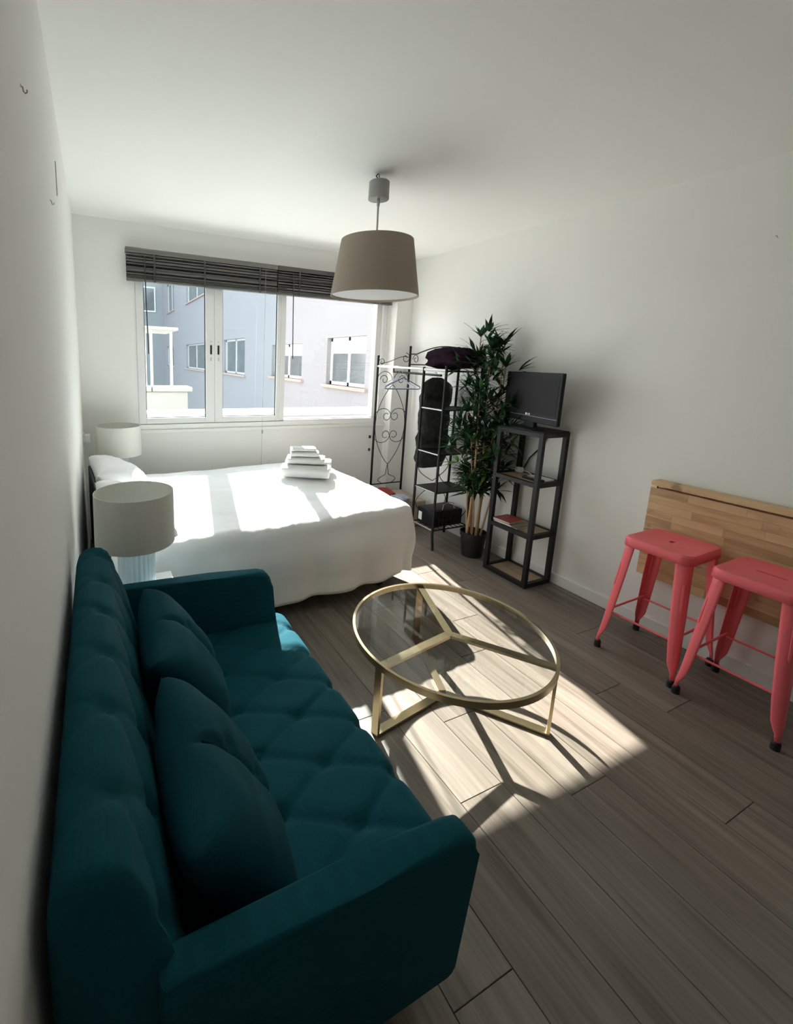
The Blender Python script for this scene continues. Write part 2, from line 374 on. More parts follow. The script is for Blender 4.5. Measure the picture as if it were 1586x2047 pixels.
# facade in bands so that windows are real openings
wins = []                                                   # y0, y1, z0, z1, style
wins.append((7.15, 8.70, 1.03, 2.01, 'a')); wins.append((10.0, 12.05, 1.06, 1.93, 'a'))
wins.append((14.6, 17.3, .98, 2.22, 'b')); wins.append((20.7, 25.2, .95, 2.2, 'b')); wins.append((29.5, 32.5, .9, 2.2, 'b'))
wins.append((13.0, 15.5, 4.3, 5.5, 'a')); wins.append((20.5, 25.0, 4.35, 5.9, 'b')); wins.append((29.0, 32.0, 4.4, 6.2, 'b')); wins.append((7.15, 8.7, 4.3, 5.4, 'a'))
mb = MB(); y = 4.35
rows = {}
for w in wins: rows.setdefault(round(w[2] > 3), []).append(w)
ZT = 6.9
for k, (z0, z1) in ((0, (-4, 3.2)), (1, (3.2, ZT))):
    y = 4.35
    for w in sorted(rows[k]):
        mb.box(FX, FX+.3, y, w[0], z0, z1); mb.box(FX, FX+.3, w[0], w[1], z0, w[2]); mb.box(FX, FX+.3, w[0], w[1], w[3], z1); y = w[1]
    mb.box(FX, FX+.3, y, 34, z0, z1)
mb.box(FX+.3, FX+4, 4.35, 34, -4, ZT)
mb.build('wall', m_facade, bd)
for (y0, y1, z0, z1, st) in wins:
    mb = MB(); t = .07
    mb.box(FX+.10, FX+.16, y0, y0+t, z0, z1).box(FX+.10, FX+.16, y1-t, y1, z0, z1).box(FX+.10, FX+.16, y0, y1, z0, z0+t).box(FX+.10, FX+.16, y0, y1, z1-t, z1)
    ym = (y0+y1)/2; mb.box(FX+.10, FX+.16, ym-.04, ym+.04, z0, z1)
    f = mb.build('window', m_frame, bd)
    for a, c in ((y0+t, ym-.04), (ym+.04, y1-t)):
        MB().box(FX+.125, FX+.135, a, c, z0+t, z1-t).build('pane', m_winglass, f)
        if st == 'a': MB().box(FX+.117, FX+.124, a, c, z1-t-(z1-z0)*.26, z1-t).build('roller_blind', m_winblind, f)
    MB().box(FX-.07, FX+.10, y0-.12, y1+.12, z0-.07, z0, .01).build('window_sill', m_terracotta, bd)
fb = thing('neighbouring_house', 'bluish house closing the far end of the courtyard', 'building', (0, 35, -4))
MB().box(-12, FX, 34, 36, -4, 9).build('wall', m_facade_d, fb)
for x in (3.3,):
    f = MB().box(x, x+.9, 33.93, 34, 4.6, 6.3).build('window', m_frame, fb)
    MB().box(x+.1, x+.8, 33.91, 33.95, 4.7, 6.2).build('pane', m_winglass, f)
lw = thing('terrace_wall', 'weathered white terrace wall with a cracked coping outside the window', 'wall', (0, 6.6, -1))
MB().box(-2.2, 1.31, 6.5, 6.8, -1, 1.02, .02).build('masonry', m_brick, lw)
mb = MB()
x = -2.2
for k, wd_ in enumerate((.62, .58, .66, .60, .55, .56)):
    mb = MB().box(x+.006, x+wd_-.006, 6.44, 6.86, 1.02, 1.085+random.uniform(-.008, .008), .012)
    mb.build('coping_stone', m_brick, lw); x += wd_
pg = thing('pergola_frame', 'white metal post frame with a flat roof on the terrace wall', 'frame', (.7, 6.65, 1.08))
for px_ in (.83, 1.10): MB().box(px_-.017, px_+.017, 6.60, 6.634, 1.085, 1.86).build('post', m_frame, pg)
MB().box(-1.8, 1.18, 6.45, 7.6, 1.86, 1.90, .01).build('roof_panel', m_brick, pg)
for px_ in (-1.7, .83): MB().box(px_-.022, px_+.022, 7.5, 7.545, -1, 1.86).build('post', m_frame, pg)
struct(MB().box(-14, 10, D+.7, 40, -4.2, -4).build('ground', m_gnd))
tf = struct(MB().box(-6, FX, D+.24, 14, -1.2, -1.0).build('terrace_floor', m_gnd))

# ------------------------------------------------------------------ venetian blinds
def blind(x0, x1, wandx, label, cords):
    t = thing('venetian_blind', label, 'blind', ((x0+x1)/2, D+(x0+x1)/2*TH-.04, 2.07), 0, 'raised venetian blinds')
    yc = D-.042
    MB().box(x0-.004, x1+.004, yc-.034, yc+.036, 2.268, 2.305, .003).shear().build('headrail', m_blind, t)
    n = 22; z0, z1 = 2.088, 2.250
    for i in range(n):
        z = z0+(z1-z0)*i/(n-1)+random.uniform(-.002, .002)
        tl = random.uniform(-.005, .005)+(-.006 if i % 3 == 0 else .004)
        mb = MB().box(x0, x1, yc-.026, yc+.026, -.0022, .0022)
        for v in mb.bm.verts: v.co.z += (v.co.y-yc)*tl/.026
        for v in mb.bm.verts: v.co.z += z
        mb.shear().build('slat', m_blind, t)
    MB().box(x0, x1, yc-.028, yc+.028, 2.066, 2.084, .003).shear().build('bottom_rail', m_blind, t)
    for c in cords:
        mb = MB().box(c-.006, c+.006, yc-.0355, yc-.0335, 2.062, 2.27)
        mb.shear().build('ladder_tape', m_wand, t)
    MB().tube([(wandx, yc-.045, 2.25), (wandx+.004, yc-.045, 1.9), (wandx+.012, yc-.045, 1.515)], .0045, 6).shear().build('wand', m_wand, t)
    return t
blind(.357, 1.578, .487, 'raised dark grey venetian blind over the two tinted window sashes', (.56, .95, 1.42))
b2 = blind(1.588, 2.79, 1.725, 'raised dark grey venetian blind over the wide clear window light beside the lamp', (1.79, 2.2, 2.58))
cordt = thing('blind_cord', 'thin pale pull cord with a small grey tassel hanging below the window', 'cord', (1.463, D-.085+1.463*TH, .5))
MB().tube([(1.47, D-.082, 2.26), (1.463, D-.08, 1.5), (1.46, D-.08, .87), (1.455, D-.08, .52)], .0016, 5).shear().build('string', m_cord, cordt)
MB().lathe([(0, 0), (.007, .002), (.008, .02), (.005, .034), (0, .036)], (1.461, D-.08, .838), 10).shear().build('tassel', m_grey, cordt)

# ------------------------------------------------------------------ quilted sofa
def quilt(s, y, ds=.175, dy=.182, s0=0., y0=0., h=.016):
    """height of a diamond-tufted pad"""
    u = (s-s0)/ds; v = (y-y0)/dy
    a = v+u*.5; c = v-u*.5
    da = abs(a-round(a)); dc = abs(c-round(c))
    k1 = 1-math.exp(-(da/.045)**1.1); k2 = 1-math.exp(-(dc/.045)**1.1)
    dt = math.hypot(da, dc); k3 = 1-math.exp(-(dt/.16)**2)
    return h*(.42*min(k1, k2)+.58*k3)-h
def resample(pts, step):
    out = [Vector(pts[0])]
    for a, b_ in zip(pts, pts[1:]):
        a = Vector(a); b_ = Vector(b_); n = max(1, int((b_-a).length/step))
        for i in range(1, n+1): out.append(a+(b_-a)*i/n)
    return out
sofa = thing('sofa', 'teal fabric sofa with a tufted seat and slim side arms against the left wall', 'sofa', (.45, 1.1, 0))
YS0, YS1 = .56, 1.685
def quilted_pad(name, prof, qa, qb, y0, y1, s_off, y_off, h, mat, rnd=.03, step=.012):
    """closed profile (x,z), quilted between arc lengths qa..qb, swept along y with softened ends"""
    P = resample(prof, step); n = len(P)
    S = [0]
    for a, b_ in zip(P, P[1:]): S.append(S[-1]+(b_-a).length)
    N = []
    for i in range(n):
        t = P[min(i+1, n-1)]-P[max(i-1, 0)]; N.append(Vector((-t.y, t.x)).normalized())
    cx = sum(p.x for p in P)/n; cz = sum(p.y for p in P)/n
    ny = int((y1-y0)/step)+1
    mb = MB()
    def f(i, j):
        y = y0+(y1-y0)*j/(ny-1)
        e = min(y-y0, y1-y); sh = 1.
        ins = 0.
        if e < rnd: ins = rnd*(1-math.sqrt(max(0, 1-(1-e/rnd)**2)))*.8
        d = -ins
        if qa <= S[i] <= qb:
            ed = min(1, (S[i]-qa)/.04, (qb-S[i])/.04)
            d += quilt(S[i], y, s0=s_off, y0=y_off, h=h)*ed
        p = P[i]+N[i]*d
        return Vector((p.x, y, p.y))
    g = mb.grid(f, n, ny)
    mb.bm.faces.new([g[i][0] for i in range(n)]); mb.bm.faces.new([g[i][-1] for i in range(n)][::-1])
    return mb.build(name, mat, sofa, True, ang=60)
# seat: profile from the back to the front edge and under (normals point up/out)
r = .05; prof = [(.14, .40), (.775, .40)]+[(.775+.06*math.sin(a), .34+.06*math.cos(a)) for a in [PI/2*i/8 for i in range(1, 9)]]+[(.835, .27), (.82, .25), (.14, .25)]
prof = prof[::-1]
seat = quilted_pad('seat_cushion', prof[::-1], 0.0, .80, YS0, YS1, .155, .74, .021, m_teal)
bp_ = [(.235, .36), (.205, .52), (.172, .66), (.135, .775), (.118, .815), (.098, .832), (.07, .838), (.045, .832), (.026, .812), (.018, .78), (.016, .30)]
back = quilted_pad('backrest', bp_[::-1], .50, 1.02, .515, 1.625, .78, .74, .016, m_teal, rnd=.02)
def arm(name, yo_top, yo_bot, th_, sgn):
    out = [(.15, .125), (.770, .125), (.787, .135), (.796, .16), (.756, .545), (.748, .58), (.730, .602), (.70, .612), (.50, .622), (.15, .640)]
    mb = MB(); fs = mb.prism(out, 0, th_, 'y')
    ed = [e for e in mb.bm.edges if abs(e.verts[0].co.y-e.verts[1].co.y) < 1e-6]
    bmesh.ops.bevel(mb.bm, geom=ed, offset=.018, segments=4, affect='EDGES', profile=.5)
    for v in mb.bm.verts:
        k = (v.co.z-.125)/.49
        v.co.y = (yo_bot+(yo_top-yo_bot)*k)+sgn*v.co.y
    return mb.build('arm', m_teal, sofa, True, ang=50)
arm('arm', .488, .548, .062, 1)
arm('arm', 1.705, 1.645, .062, -1)
MB().box(.03, .78, .58, 1.66, .13, .26, .01).build('base_frame', m_blackmat, sofa)
for x, y in ((.10, .66), (.72, .66), (.10, 1.58), (.72, 1.58)):
    MB().lathe([(0, 0), (.014, 0), (.022, .13), (0, .13)], (x, y, 0), 12).build('leg', m_black, sofa)
# loose cushions
def cushion(c, L, Hh, T, vdir, label, roll=0., fold=.0):
    n = 73
    U = Vector((0, 1, 0)); V = Vector(vdir).normalized(); Nn = V.cross(U).normalized()
    if Nn.x < 0: Nn = -Nn
    Rm = Matrix.Rotation(roll, 3, Nn); U = Rm @ U; V = Rm @ V
    mb = MB()
    def shp(u, v, sg):
        a = 1-abs(u)**3.2; b_ = 1-abs(v)**3.2
        t = T/2*(max(0, a)*max(0, b_))**.42
        cr = math.exp(-((u-fold)/.05)**2)*.24+math.exp(-((u-fold)/.16)**2)*.10
        bt = sum(math.exp(-(((u-fold-.10)/.06)**2+((v-q)/.10)**2)) for q in (-.35, .35))*.16
        if sg > 0: t *= 1-cr-bt
        t += .006*noise.noise(Vector((u*3, v*3, c[1]*7+sg)))*min(1, t/.03)
        pu = u*L/2*(1-.07*(1-v*v)*abs(u)**3); pv = v*Hh/2*(1-.07*(1-u*u)*abs(v)**3)
        return Vector(c)+U*pu+V*pv+Nn*(sg*max(t, .001))
    for sg in (1, -1):
        mb.grid(lambda i, j: shp(-1+2*i/(n-1), -1+2*j/(n-1), sg), n, n)
    bmesh.ops.remove_doubles(mb.bm, verts=mb.bm.verts, dist=.0025)
    t = thing('cushion', label, 'cushion', (c[0], c[1], .41), 0, 'teal cushions on the sofa')
    mb.build('cover', m_teal2, t, True, ang=80)
    pts = [shp(fold, -0.84+1.68*k/24, 1)+Nn*.0042 for k in range(25)]
    MB().tube(pts, .0028, 6).build('seam_piping', m_piping, t)
    for q in (-.35, .35):
        MB().lathe([(0, -.003), (.010, -.002), (.011, .001), (0, .005)], (0, 0, 0), 12).xf(Matrix.Translation(shp(fold+.10, q, 1)+Nn*.0) @ Nn.to_track_quat('Z', 'Y').to_matrix().to_4x4()).build('button', m_teal2, t)
    return t
cushion((.318, 1.320, .540), .47, .35, .17, (-.52, 0, .80), 'teal scatter cushion leaning on the sofa back beside the far arm', -.06)
cushion((.318, .822, .545), .47, .35, .17, (-.52, 0, .80), 'teal scatter cushion leaning on the sofa back beside the near arm', -.03)

# ------------------------------------------------------------------ bed with its bedding
BA = math.radians(4.0); BO = Vector((.135, 2.135, 0)); BL, BWd, BZ = 1.91, 1.34, .572
bx_ = Vector((math.cos(BA), math.sin(BA), 0)); by_ = Vector((-math.sin(BA), math.cos(BA), 0))
def bedp(a, b_, z): return BO+bx_*a+by_*b_+Vector((0, 0, z))
bed = thing('bed', 'double bed on short black legs beside the window wall', 'bed', BO, BA)
MB().box(.02, 1.80, .05, 1.29, .16, .28, .01).build('base', m_blackmat, bed, local=True)
MB().box(.01, 1.81, .04, 1.30, .28, .53, .04, 3).build('mattress', m_linen, bed, True, local=True)
for a, b_ in ((.12, .12), (1.70, .10), (.12, 1.18), (1.70, 1.18), (.9, .12), (.9, 1.18)):
    MB().box(a-.02, a+.02, b_-.02, b_+.02, 0, .16, .004).build('leg', m_black, bed, local=True)
MB().box(-.02, .0, .02, 1.2, .2, .74, .01).build('headboard', m_blackmat, bed, local=True)
# duvet: a cloth over the top that falls over three sides
def duvet():
    mb = MB(); step = .022; over = .47; R = .075
    na = int((BL+over)/step); nb = int((BWd+2*over)/step)
    def f(i, j):
        a = i*(BL+over)/(na-1); b_ = -over+j*(BWd+2*over)/(nb-1)
        L0, w0, w1 = BL-R, R, BWd-R
        oa = max(0, a-L0); ob = 0; sb = 0
        if b_ < w0: ob = w0-b_; sb = -1
        elif b_ > w1: ob = b_-w1; sb = 1
        d = math.hypot(oa, ob)
        ba, bb = min(a, L0), min(max(b_, w0), w1)
        z = BZ; wv = Vector((0, 0, 0))
        wob = noise.noise(Vector((a*2.1, b_*2.1, 1.3)))
        if d > 1e-6:
            da, db = oa/d, sb*ob/d
            lim = over*(.97+.06*noise.noise(Vector((a*1.5, b_*1.5, 8))))+(.0 if oa > 0 else 0)
            dd = min(d, over+.06) if (oa > 0 and ob > 0) else d
            dd = dd*(lim/over)
            q = PI/2*R
            if dd < q:
                an = dd/R; h = R*math.sin(an); z = BZ-R*(1-math.cos(an))
            else:
                e = dd-q; h = R+.02*math.sin(min(1, e/.3)*PI)+.015*e; z = BZ-R-e
                fl = (ba*sb*-1+bb*1.0) if oa > 0 else ba
                ph = (math.atan2(db, da)*.35+bb+ba)
                h += min(1, e/.2)*(.016*math.sin(ph*17+2*noise.noise(Vector((ph*3, 0, 0))))+.012*math.sin(ph*7.3+1)+.012*wob)
            a2 = ba+da*h; b2 = bb+db*h
        else: a2, b2 = a, b_
        # creases on the top, running to the edges
        k = 1-min(1, max(0, (d-R)/.2))
        z += k*(.010*wob+.006*noise.noise(Vector((a*6+b_*2.5, b_*11, 2)))+.004*noise.noise(Vector((a*11, b_*26, 5))))
        cw = min(1, max(0, (b_-.04)/.75)); z += .046*cw*cw*(3-2*cw)*k*(1-min(1, max(0, (a-1.55)/.4))*.5)
        cr = max(0, 1-abs(b_-.04)/.28) if b_ < .34 else 0
        z += cr*.011*noise.noise(Vector((a*24, b_*5, 9)))*k
        if z < .085: z = .085+.01*wob
        return bedp(a2, b2, z)
    mb.grid(f, na, nb)
    o = mb.build('duvet', m_linen, None, True, ang=180)
    sd = o.modifiers.new('thickness', 'SOLIDIFY'); sd.thickness = .012; sd.offset = -1
    return tag(o, 'rumpled white duvet spread over the bed and hanging down its sides', 'duvet')
duvet()
def pillow(a, b_, la, lb, T, z, tilt, yaw, label):
    n = 34; mb = MB()
    Rm = Matrix.Translation(bedp(a, b_, z)) @ Matrix.Rotation(BA+yaw, 4, 'Z') @ Matrix.Rotation(tilt, 4, 'Y')
    def shp(u, v, sg):
        k = (max(0, 1-abs(u)**3)*max(0, 1-abs(v)**3))**.45
        t = T/2*k*(1+.12*noise.noise(Vector((u*2, v*2, sg+b_*5))))+.006*noise.noise(Vector((u*6, v*6, sg+b_)))*k
        return Rm @ Vector((u*la/2*(1-.09*(1-v*v)*abs(u)**3), v*lb/2*(1-.07*(1-u*u)*abs(v)**3), sg*max(t, .0012)))
    for sg in (1, -1): mb.grid(lambda i, j: shp(-1+2*i/(n-1), -1+2*j/(n-1), sg), n, n)
    bmesh.ops.remove_doubles(mb.bm, verts=mb.bm.verts, dist=.003)
    o = mb.build('pillow', m_linen, None, True, ang=80)
    return tag(o, label, 'pillow', 'pillows at the head of the bed')
pillow(.165, .97, .38, .58, .17, .705, math.radians(26), .03, 'white pillow propped at the window side of the bed head')
pillow(.150, .31, .38, .62, .17, .690, math.radians(24), -.02, 'white pillow propped behind the near bedside lamp')
# towels
def towel(c, sx, sy, sz, rz, label, fold='y'):
    c = TC+(c-TC)*1.1; sx *= 1.1; sy *= 1.1; sz *= 1.1
    mb = MB(); n = 40; m_ = 26
    # rolled profile: a flattened round with an inner fold line at the ends
    def f(i, j):
        an = 2*PI*i/n; k = j/(m_-1)
        e = 3.2
        cx_ = abs(math.cos(an))**(2/e)*math.copysign(1, math.cos(an)); cz_ = abs(math.sin(an))**(2/e)*math.copysign(1, math.sin(an))
        yy = (-1+2*k); sh = (1-abs(yy)**8)**.25 if abs(yy) < 1 else 0
        sh = max(.0, sh)*.12+.88
        p = Vector((cx_*sx/2*(sh if abs(yy) > .9 else 1), yy*sy/2, cz_*sz/2*sh))
        g = math.exp(-((cz_+.02)/.16)**2)*.006*(1 if cx_ > -.2 else 0)
        p.x -= math.copysign(g, cx_)
        nn = noise.noise(p*26+Vector(c))*.0035; p += Vector((cx_, 0, cz_))*nn
        return p
    g = mb.grid(f, n, m_, True)
    for ring, fl in ((0, 1), (m_-1, -1)):
        cv = mb.bm.verts.new(sum((g[i][ring].co for i in range(n)), Vector())/n+Vector((0, fl*.004, 0)))
        for i in range(n): mb.bm.faces.new((g[i][ring], g[(i+1) % n][ring], cv))
    mb.xf(Matrix.Translation(c) @ Matrix.Rotation(rz, 4, 'Z'))
    o = mb.build('folded_towel', m_towel, None, True, ang=80)
    return tag(o, label, 'towel', 'folded white towels on the bed')
TC = Vector((1.555, 3.045, .630)); RT = 1.03
towel(TC+Vector((-.015, -.055, .040)), .19, .335, .078, RT, 'largest white folded towel at the front bottom of the stack')
towel(TC+Vector((.085, .105, .042)), .165, .335, .082, RT+.03, 'large white folded towel at the back bottom of the stack')
towel(TC+Vector((.012, .0, .106)), .17, .265, .050, RT+.05, 'middle white folded towel lying on the two large towels')
towel(TC+Vector((.0, .005, .150)), .13, .20, .038, RT+.15, 'small white folded towel second from the top of the stack')
towel(TC+Vector((-.008, .012, .182)), .105, .175, .026, RT+.22, 'smallest white folded towel on top of the stack')

# ------------------------------------------------------------------ bedside tables and lamps
def nightstand(x0, x1, y0, y1, zt, label):
    t = thing('nightstand', label, 'nightstand', ((x0+x1)/2, (y0+y1)/2, 0), 0, 'white nightstands beside the bed')
    MB().box(x0, x1, y0, y1, zt-.03, zt, .004).build('top', m_white, t)
    for x, y in ((x0+.02, y0+.02), (x1-.02, y0+.02), (x0+.02, y1-.02), (x1-.02, y1-.02)):
        MB().box(x-.018, x+.018, y-.018, y+.018, 0, zt-.03, .003).build('leg', m_white, t)
    MB().box(x0+.01, x1-.01, y0+.01, y1-.01, .12, .14, .003).build('shelf', m_white, t)
    return t
nightstand(.03, .392, 1.735, 2.03, .50, 'white nightstand squeezed between the sofa arm and the bed')
nightstand(.03, .40, 3.53, 3.82, .50, 'white nightstand between the bed head and the window wall')
def table_lamp(x, y, z, s, label, cord=None):
    t = thing('table_lamp', label, 'lamp', (x, y, z), 0, 'bedside lamps with white drum shades')
    rs, rb = .157*s, .072*s; zb = .238*s; zt = .450*s
    MB().lathe([(0, 0), (rb*1.04, 0), (rb*1.04, .012*s), (0, .012*s)], (x, y, z), 32).build('foot', m_chrome, t, True)
    MB().lathe([(0, .012*s), (rb, .012*s), (rb, zb), (rb*.8, zb+.008*s), (0, zb+.008*s)], (x, y, z), 144, mod=lambda a, q: 1+.035*abs(math.sin(a*12))).build('ribbed_column', m_ribbed, t, True, ang=50)
    MB().lathe([(0, zb), (.012*s, zb), (.012*s, zb+.11*s), (0, zb+.11*s)], (x, y, z), 12).build('socket', m_white, t)
    MB().lathe([(rs, zb-.005), (rs*.985, zt), (rs*.965, zt), (rs*.98, zb-.005)], (x, y, z), 64, close=True).build('lamp_shade', m_shade_w, t, True)
    mb = MB()
    for k in range(3): mb.bar((x, y, z+zb+.1*s), (x+rs*.96*math.cos(k*2.1+.5), y+rs*.96*math.sin(k*2.1+.5), z+zb+.1*s), .003, .003)
    mb.build('shade_ring', m_satin, t)
    return t
m_ribbed, n_, l_, b_ = new_mat('ribbed_glass')
b_.inputs['Base Color'].default_value = (.80, .90, .94, 1); b_.inputs['Roughness'].default_value = .12; b_.inputs['Transmission Weight'].default_value = .45; b_.inputs['IOR'].default_value = 1.45
table_lamp(.230, 1.875, .50, 1.0, 'white drum shade table lamp on a ribbed glass column behind the sofa')
l2 = table_lamp(.250, 3.64, .50, 1.04, 'white drum shade table lamp by the window wall beyond the pillows')
ch = thing('desk_clip', 'small shiny chrome clip standing on the nightstand behind the sofa back', 'clip', (.105, 1.79, .50))
MB().tube([(.09, 1.79, .503), (.095, 1.79, .65), (.105, 1.79, .735), (.128, 1.785, .755), (.125, 1.78, .70)], .006, 8).build('rod', m_chrome, ch, True)
MB().box(.07, .13, 1.765, 1.815, .50, .508, .003).build('foot', m_chrome, ch)
ot = thing('wall_socket', 'white wall socket with a plugged in adapter above the pillows', 'socket', (0, 3.66, .84))
MB().box(0, .010, 3.62, 3.705, .825, .91, .003).build('plate', m_white, ot)
MB().box(.010, .052, 3.635, 3.685, .84, .905, .008).build('plug', m_white, ot)
MB().tube([(.05, 3.66, .875), (.075, 3.66, .87), (.088, 3.65, .80), (.085, 3.65, .68), (.09, 3.65, .50)], .0035, 6).build('cable', m_white, ot, True)

# ------------------------------------------------------------------ pendant lamp
px_, py_ = 1.541, 2.207
pd = thing('pendant_lamp', 'ceiling pendant with a tapered taupe drum shade and grey canopy cup', 'lamp', (px_, py_, 1.86))
MB().tube([(px_-.002, py_, 2.5), (px_-.016, py_, 2.488), (px_+.0, py_, 2.475), (px_+.014, py_, 2.455)], .003, 6).tube([(px_+.004, py_, 2.5), (px_+.006, py_, 2.45)], .0022, 6).build('wires', m_black, pd, True)
MB().lathe([(0, 2.375), (.050, 2.372), (.056, 2.374), (.055, 2.46), (.049, 2.465), (.049, 2.38), (0, 2.38)], (px_+.008, py_, 0), 32).build('canopy_cup', m_grey, pd, True)
MB().lathe([(0, 2.34), (.008, 2.34), (.009, 2.365), (.007, 2.385), (0, 2.385)], (px_+.008, py_, 0), 12).build('strain_relief', m_satin, pd, True)
MB().tube([(px_+.008, py_, 2.345), (px_+.012, py_, 2.06)], .0055, 8).build('rod', m_satin, pd, True)
ZB, ZT_ = 1.868, 2.165; sx_ = px_+.015
MB().lathe([(.246, ZB), (.198, ZT_), (.195, ZT_), (.243, ZB)], (sx_, py_, 0), 72, close=True).build('lamp_shade', m_shade_t, pd, True)
MB().lathe([(0, ZB+.012), (.242, ZB+.012), (.242, ZB+.016), (0, ZB+.016)], (sx_, py_, 0), 72).build('diffuser', m_diff, pd, True)
mb = MB()
for k in range(3): mb.bar((sx_, py_, ZT_-.03), (sx_+.197*math.cos(k*2.09), py_+.197*math.sin(k*2.09), ZT_-.03), .004, .004)
mb.build('shade_spider', m_satin, pd)

# ------------------------------------------------------------------ round glass coffee table
TX, TY, TR, TZ = 1.5016, 1.3564, .4326, .3285
ct = thing('coffee_table', 'round glass coffee table with a brushed brass frame on the wooden floor', 'table', (TX, TY, 0))
MB().lathe([(TR-.012, TZ-.028), (TR, TZ-.028), (TR, TZ), (TR-.012, TZ)], (TX, TY, 0), 120, close=True).build('rim', m_brass, ct, True)
MB().lathe([(0, TZ-.014), (TR-.012, TZ-.014), (TR-.012, TZ-.006), (0, TZ-.006)], (TX, TY, 0), 96).build('glass_top', m_glass_tab, ct, True)
AN = [math.radians(a) for a in (189, 306, 68)]
for a in AN:
    dv = Vector((math.cos(a), math.sin(a), 0)); tn = Vector((-dv.y, dv.x, 0)); c0 = Vector((TX, TY, 0))
    MB().bar(c0+dv*.012+Vector((0, 0, TZ-.021)), c0+dv*(TR-.012)+Vector((0, 0, TZ-.021)), .036, .012).build('top_spoke', m_brass, ct)
    MB().bar(c0+dv*(TR-.008)+Vector((0, 0, .0)), c0+dv*(TR-.008)+Vector((0, 0, TZ-.02)), .036, .012, tuple(dv)).build('leg', m_brass, ct)
    MB().bar(c0+dv*.012+Vector((0, 0, .008)), c0+dv*(TR-.004)+Vector((0, 0, .008)), .036, .012).build('floor_spoke', m_brass, ct)
MB().lathe([(0, TZ-.027), (.02, TZ-.027), (.02, TZ-.015), (0, TZ-.015)], (TX, TY, 0), 6).build('hub', m_brass, ct)

# ------------------------------------------------------------------ stools
def stool_proto(x, y, rz, label, slot):
    t = thing('bar_stool', label, 'stool', (x, y, 0), rz, 'coral metal stools')
    SH = .648; hs = .165; fx, fy = .200, .182            # seat half size, foot half spread
    # seat: rounded square pan with a turned down lip and a hand slot
    n = 12; cr_ = .055
    def rr(h, cr):
        o = []
        for q, (sx, sy) in enumerate(((1, 1), (-1, 1), (-1, -1), (1, -1))):
            for k in range(n+1):
                a = q*PI/2+PI/2*k/n
                o.append((sx*(h-cr)+cr*math.cos(a), sy*(h-cr)+cr*math.sin(a)))
        return o
    mb = MB(); bm = mb.bm
    hx0, hy0 = slot
    loops = [(hs+.006, cr_+.004, SH-.045), (hs+.003, cr_, SH-.010), (hs-.004, cr_-.004, SH-.001), (hs-.014, cr_-.008, SH), (hs-.022, cr_-.012, SH-.003)]
    rings = [[bm.verts.new((a*.94 if False else a, b2*.90, z)) for a, b2 in rr(h, c_)] for h, c_, z in loops]
    inner = []
    N_ = len(rings[0])
    for q, (sx, sy) in enumerate(((1, 1), (-1, 1), (-1, -1), (1, -1))):
        for k in range(n+1):
            an = q*PI/2+PI/2*k/n; c3 = min(hx0, hy0)*.9
            inner.append(bm.verts.new((sx*(hx0-c3)+c3*math.cos(an), sy*(hy0-c3)+c3*math.sin(an), SH-.003)))
    low = [bm.verts.new((v.co.x, v.co.y, SH-.02)) for v in inner]
    for A, B in list(zip(rings, rings[1:]))+[(rings[-1], inner), (inner, low)]:
        for k in range(N_): bm.faces.new((A[k], A[(k+1) % N_], B[(k+1) % N_], B[k]))
    st = mb.build('seat', m_coral, t, True, local=True, ang=35)
    sd = st.modifiers.new('sheet', 'SOLIDIFY'); sd.thickness = .0025; sd.offset = -1
    legs = []
    for sx, sy in ((1, 1), (-1, 1), (-1, -1), (1, -1)):
        top = Vector((sx*(hs-.012), sy*(hs*.90-.012), SH-.006)); bot = Vector((sx*fx, sy*fy, .03))
        mb = MB(); sec = []
        prof_t = [(0, .052), (.12, .050), (.45, .046), (.72, .040), (.86, .034), (.90, .026), (.94, .016), (1, .015)]
        ax = (top-bot).normalized()
        ex = Vector((sx, 0, 0)); ey = Vector((0, sy, 0))
        m2 = 9
        for (k, w) in prof_t:
            c_ = top.lerp(bot, k); row = []
            # quarter round channel: two flanges meeting in a rounded outer corner
            for i in range(m2):
                q = i/(m2-1)
                rc = w*.55
                if q < .25: pt = ex*0+ey*(-w*(1-q/.25)+-rc*(q/.25))*1.0
                elif q > .75: pt = ex*(-(rc+(w-rc)*((q-.75)/.25)))
                else:
                    an = (q-.25)/.5*PI/2
                    pt = ex*(-rc+rc*math.cos(an))+ey*(-rc+rc*math.sin(an))
                row.append(mb.bm.verts.new(c_+pt))
            sec.append(row)
        for A, B in zip(sec, sec[1:]):
            for i in range(m2-1): mb.bm.faces.new((A[i], A[i+1], B[i+1], B[i]))
        lg = mb.build('leg', m_coral, t, True, local=True, ang=50)
        sd = lg.modifiers.new('sheet', 'SOLIDIFY'); sd.thickness = .003; sd.offset = 0
        # pressed rib on the outer corner
        d = Vector((sx, sy, 0)).normalized()
        a0 = top.lerp(bot, .20)-d*.0170; a1 = top.lerp(bot, .46)-d*.0150
        MB().tube([a0, a0.lerp(a1, .15)+d*.002, a0.lerp(a1, .85)+d*.002, a1], [.004, .0085, .0085, .004], 8).build('rib', m_coral, lg, True, local=True)
        MB().lathe([(0, 0), (.016, 0), (.016, .03), (.012, .038), (0, .038)], (bot.x-sx*.010, bot.y-sy*.010, 0), 14).build('rubber_foot', m_rubber, lg, local=True)
        legs.append((top, bot))
    def at(i, z):
        tp, bt = legs[i]; k = (tp.z-z)/(tp.z-bt.z); p = tp.lerp(bt, k); return p-Vector((math.copysign(.02, p.x), math.copysign(.02, p.y), 0))
    for i, j, z in ((0, 1, .235), (1, 2, .215), (2, 3, .235), (3, 0, .215)):
        MB().tube([at(i, z), at(j, z)], .0055, 8).build('crossbar', m_coral, t, True, local=True)
    return t
stool_proto(2.757, 1.150, .03, 'coral red metal stool with a short hand slot, on the bed side of its twin', (.020, .011))
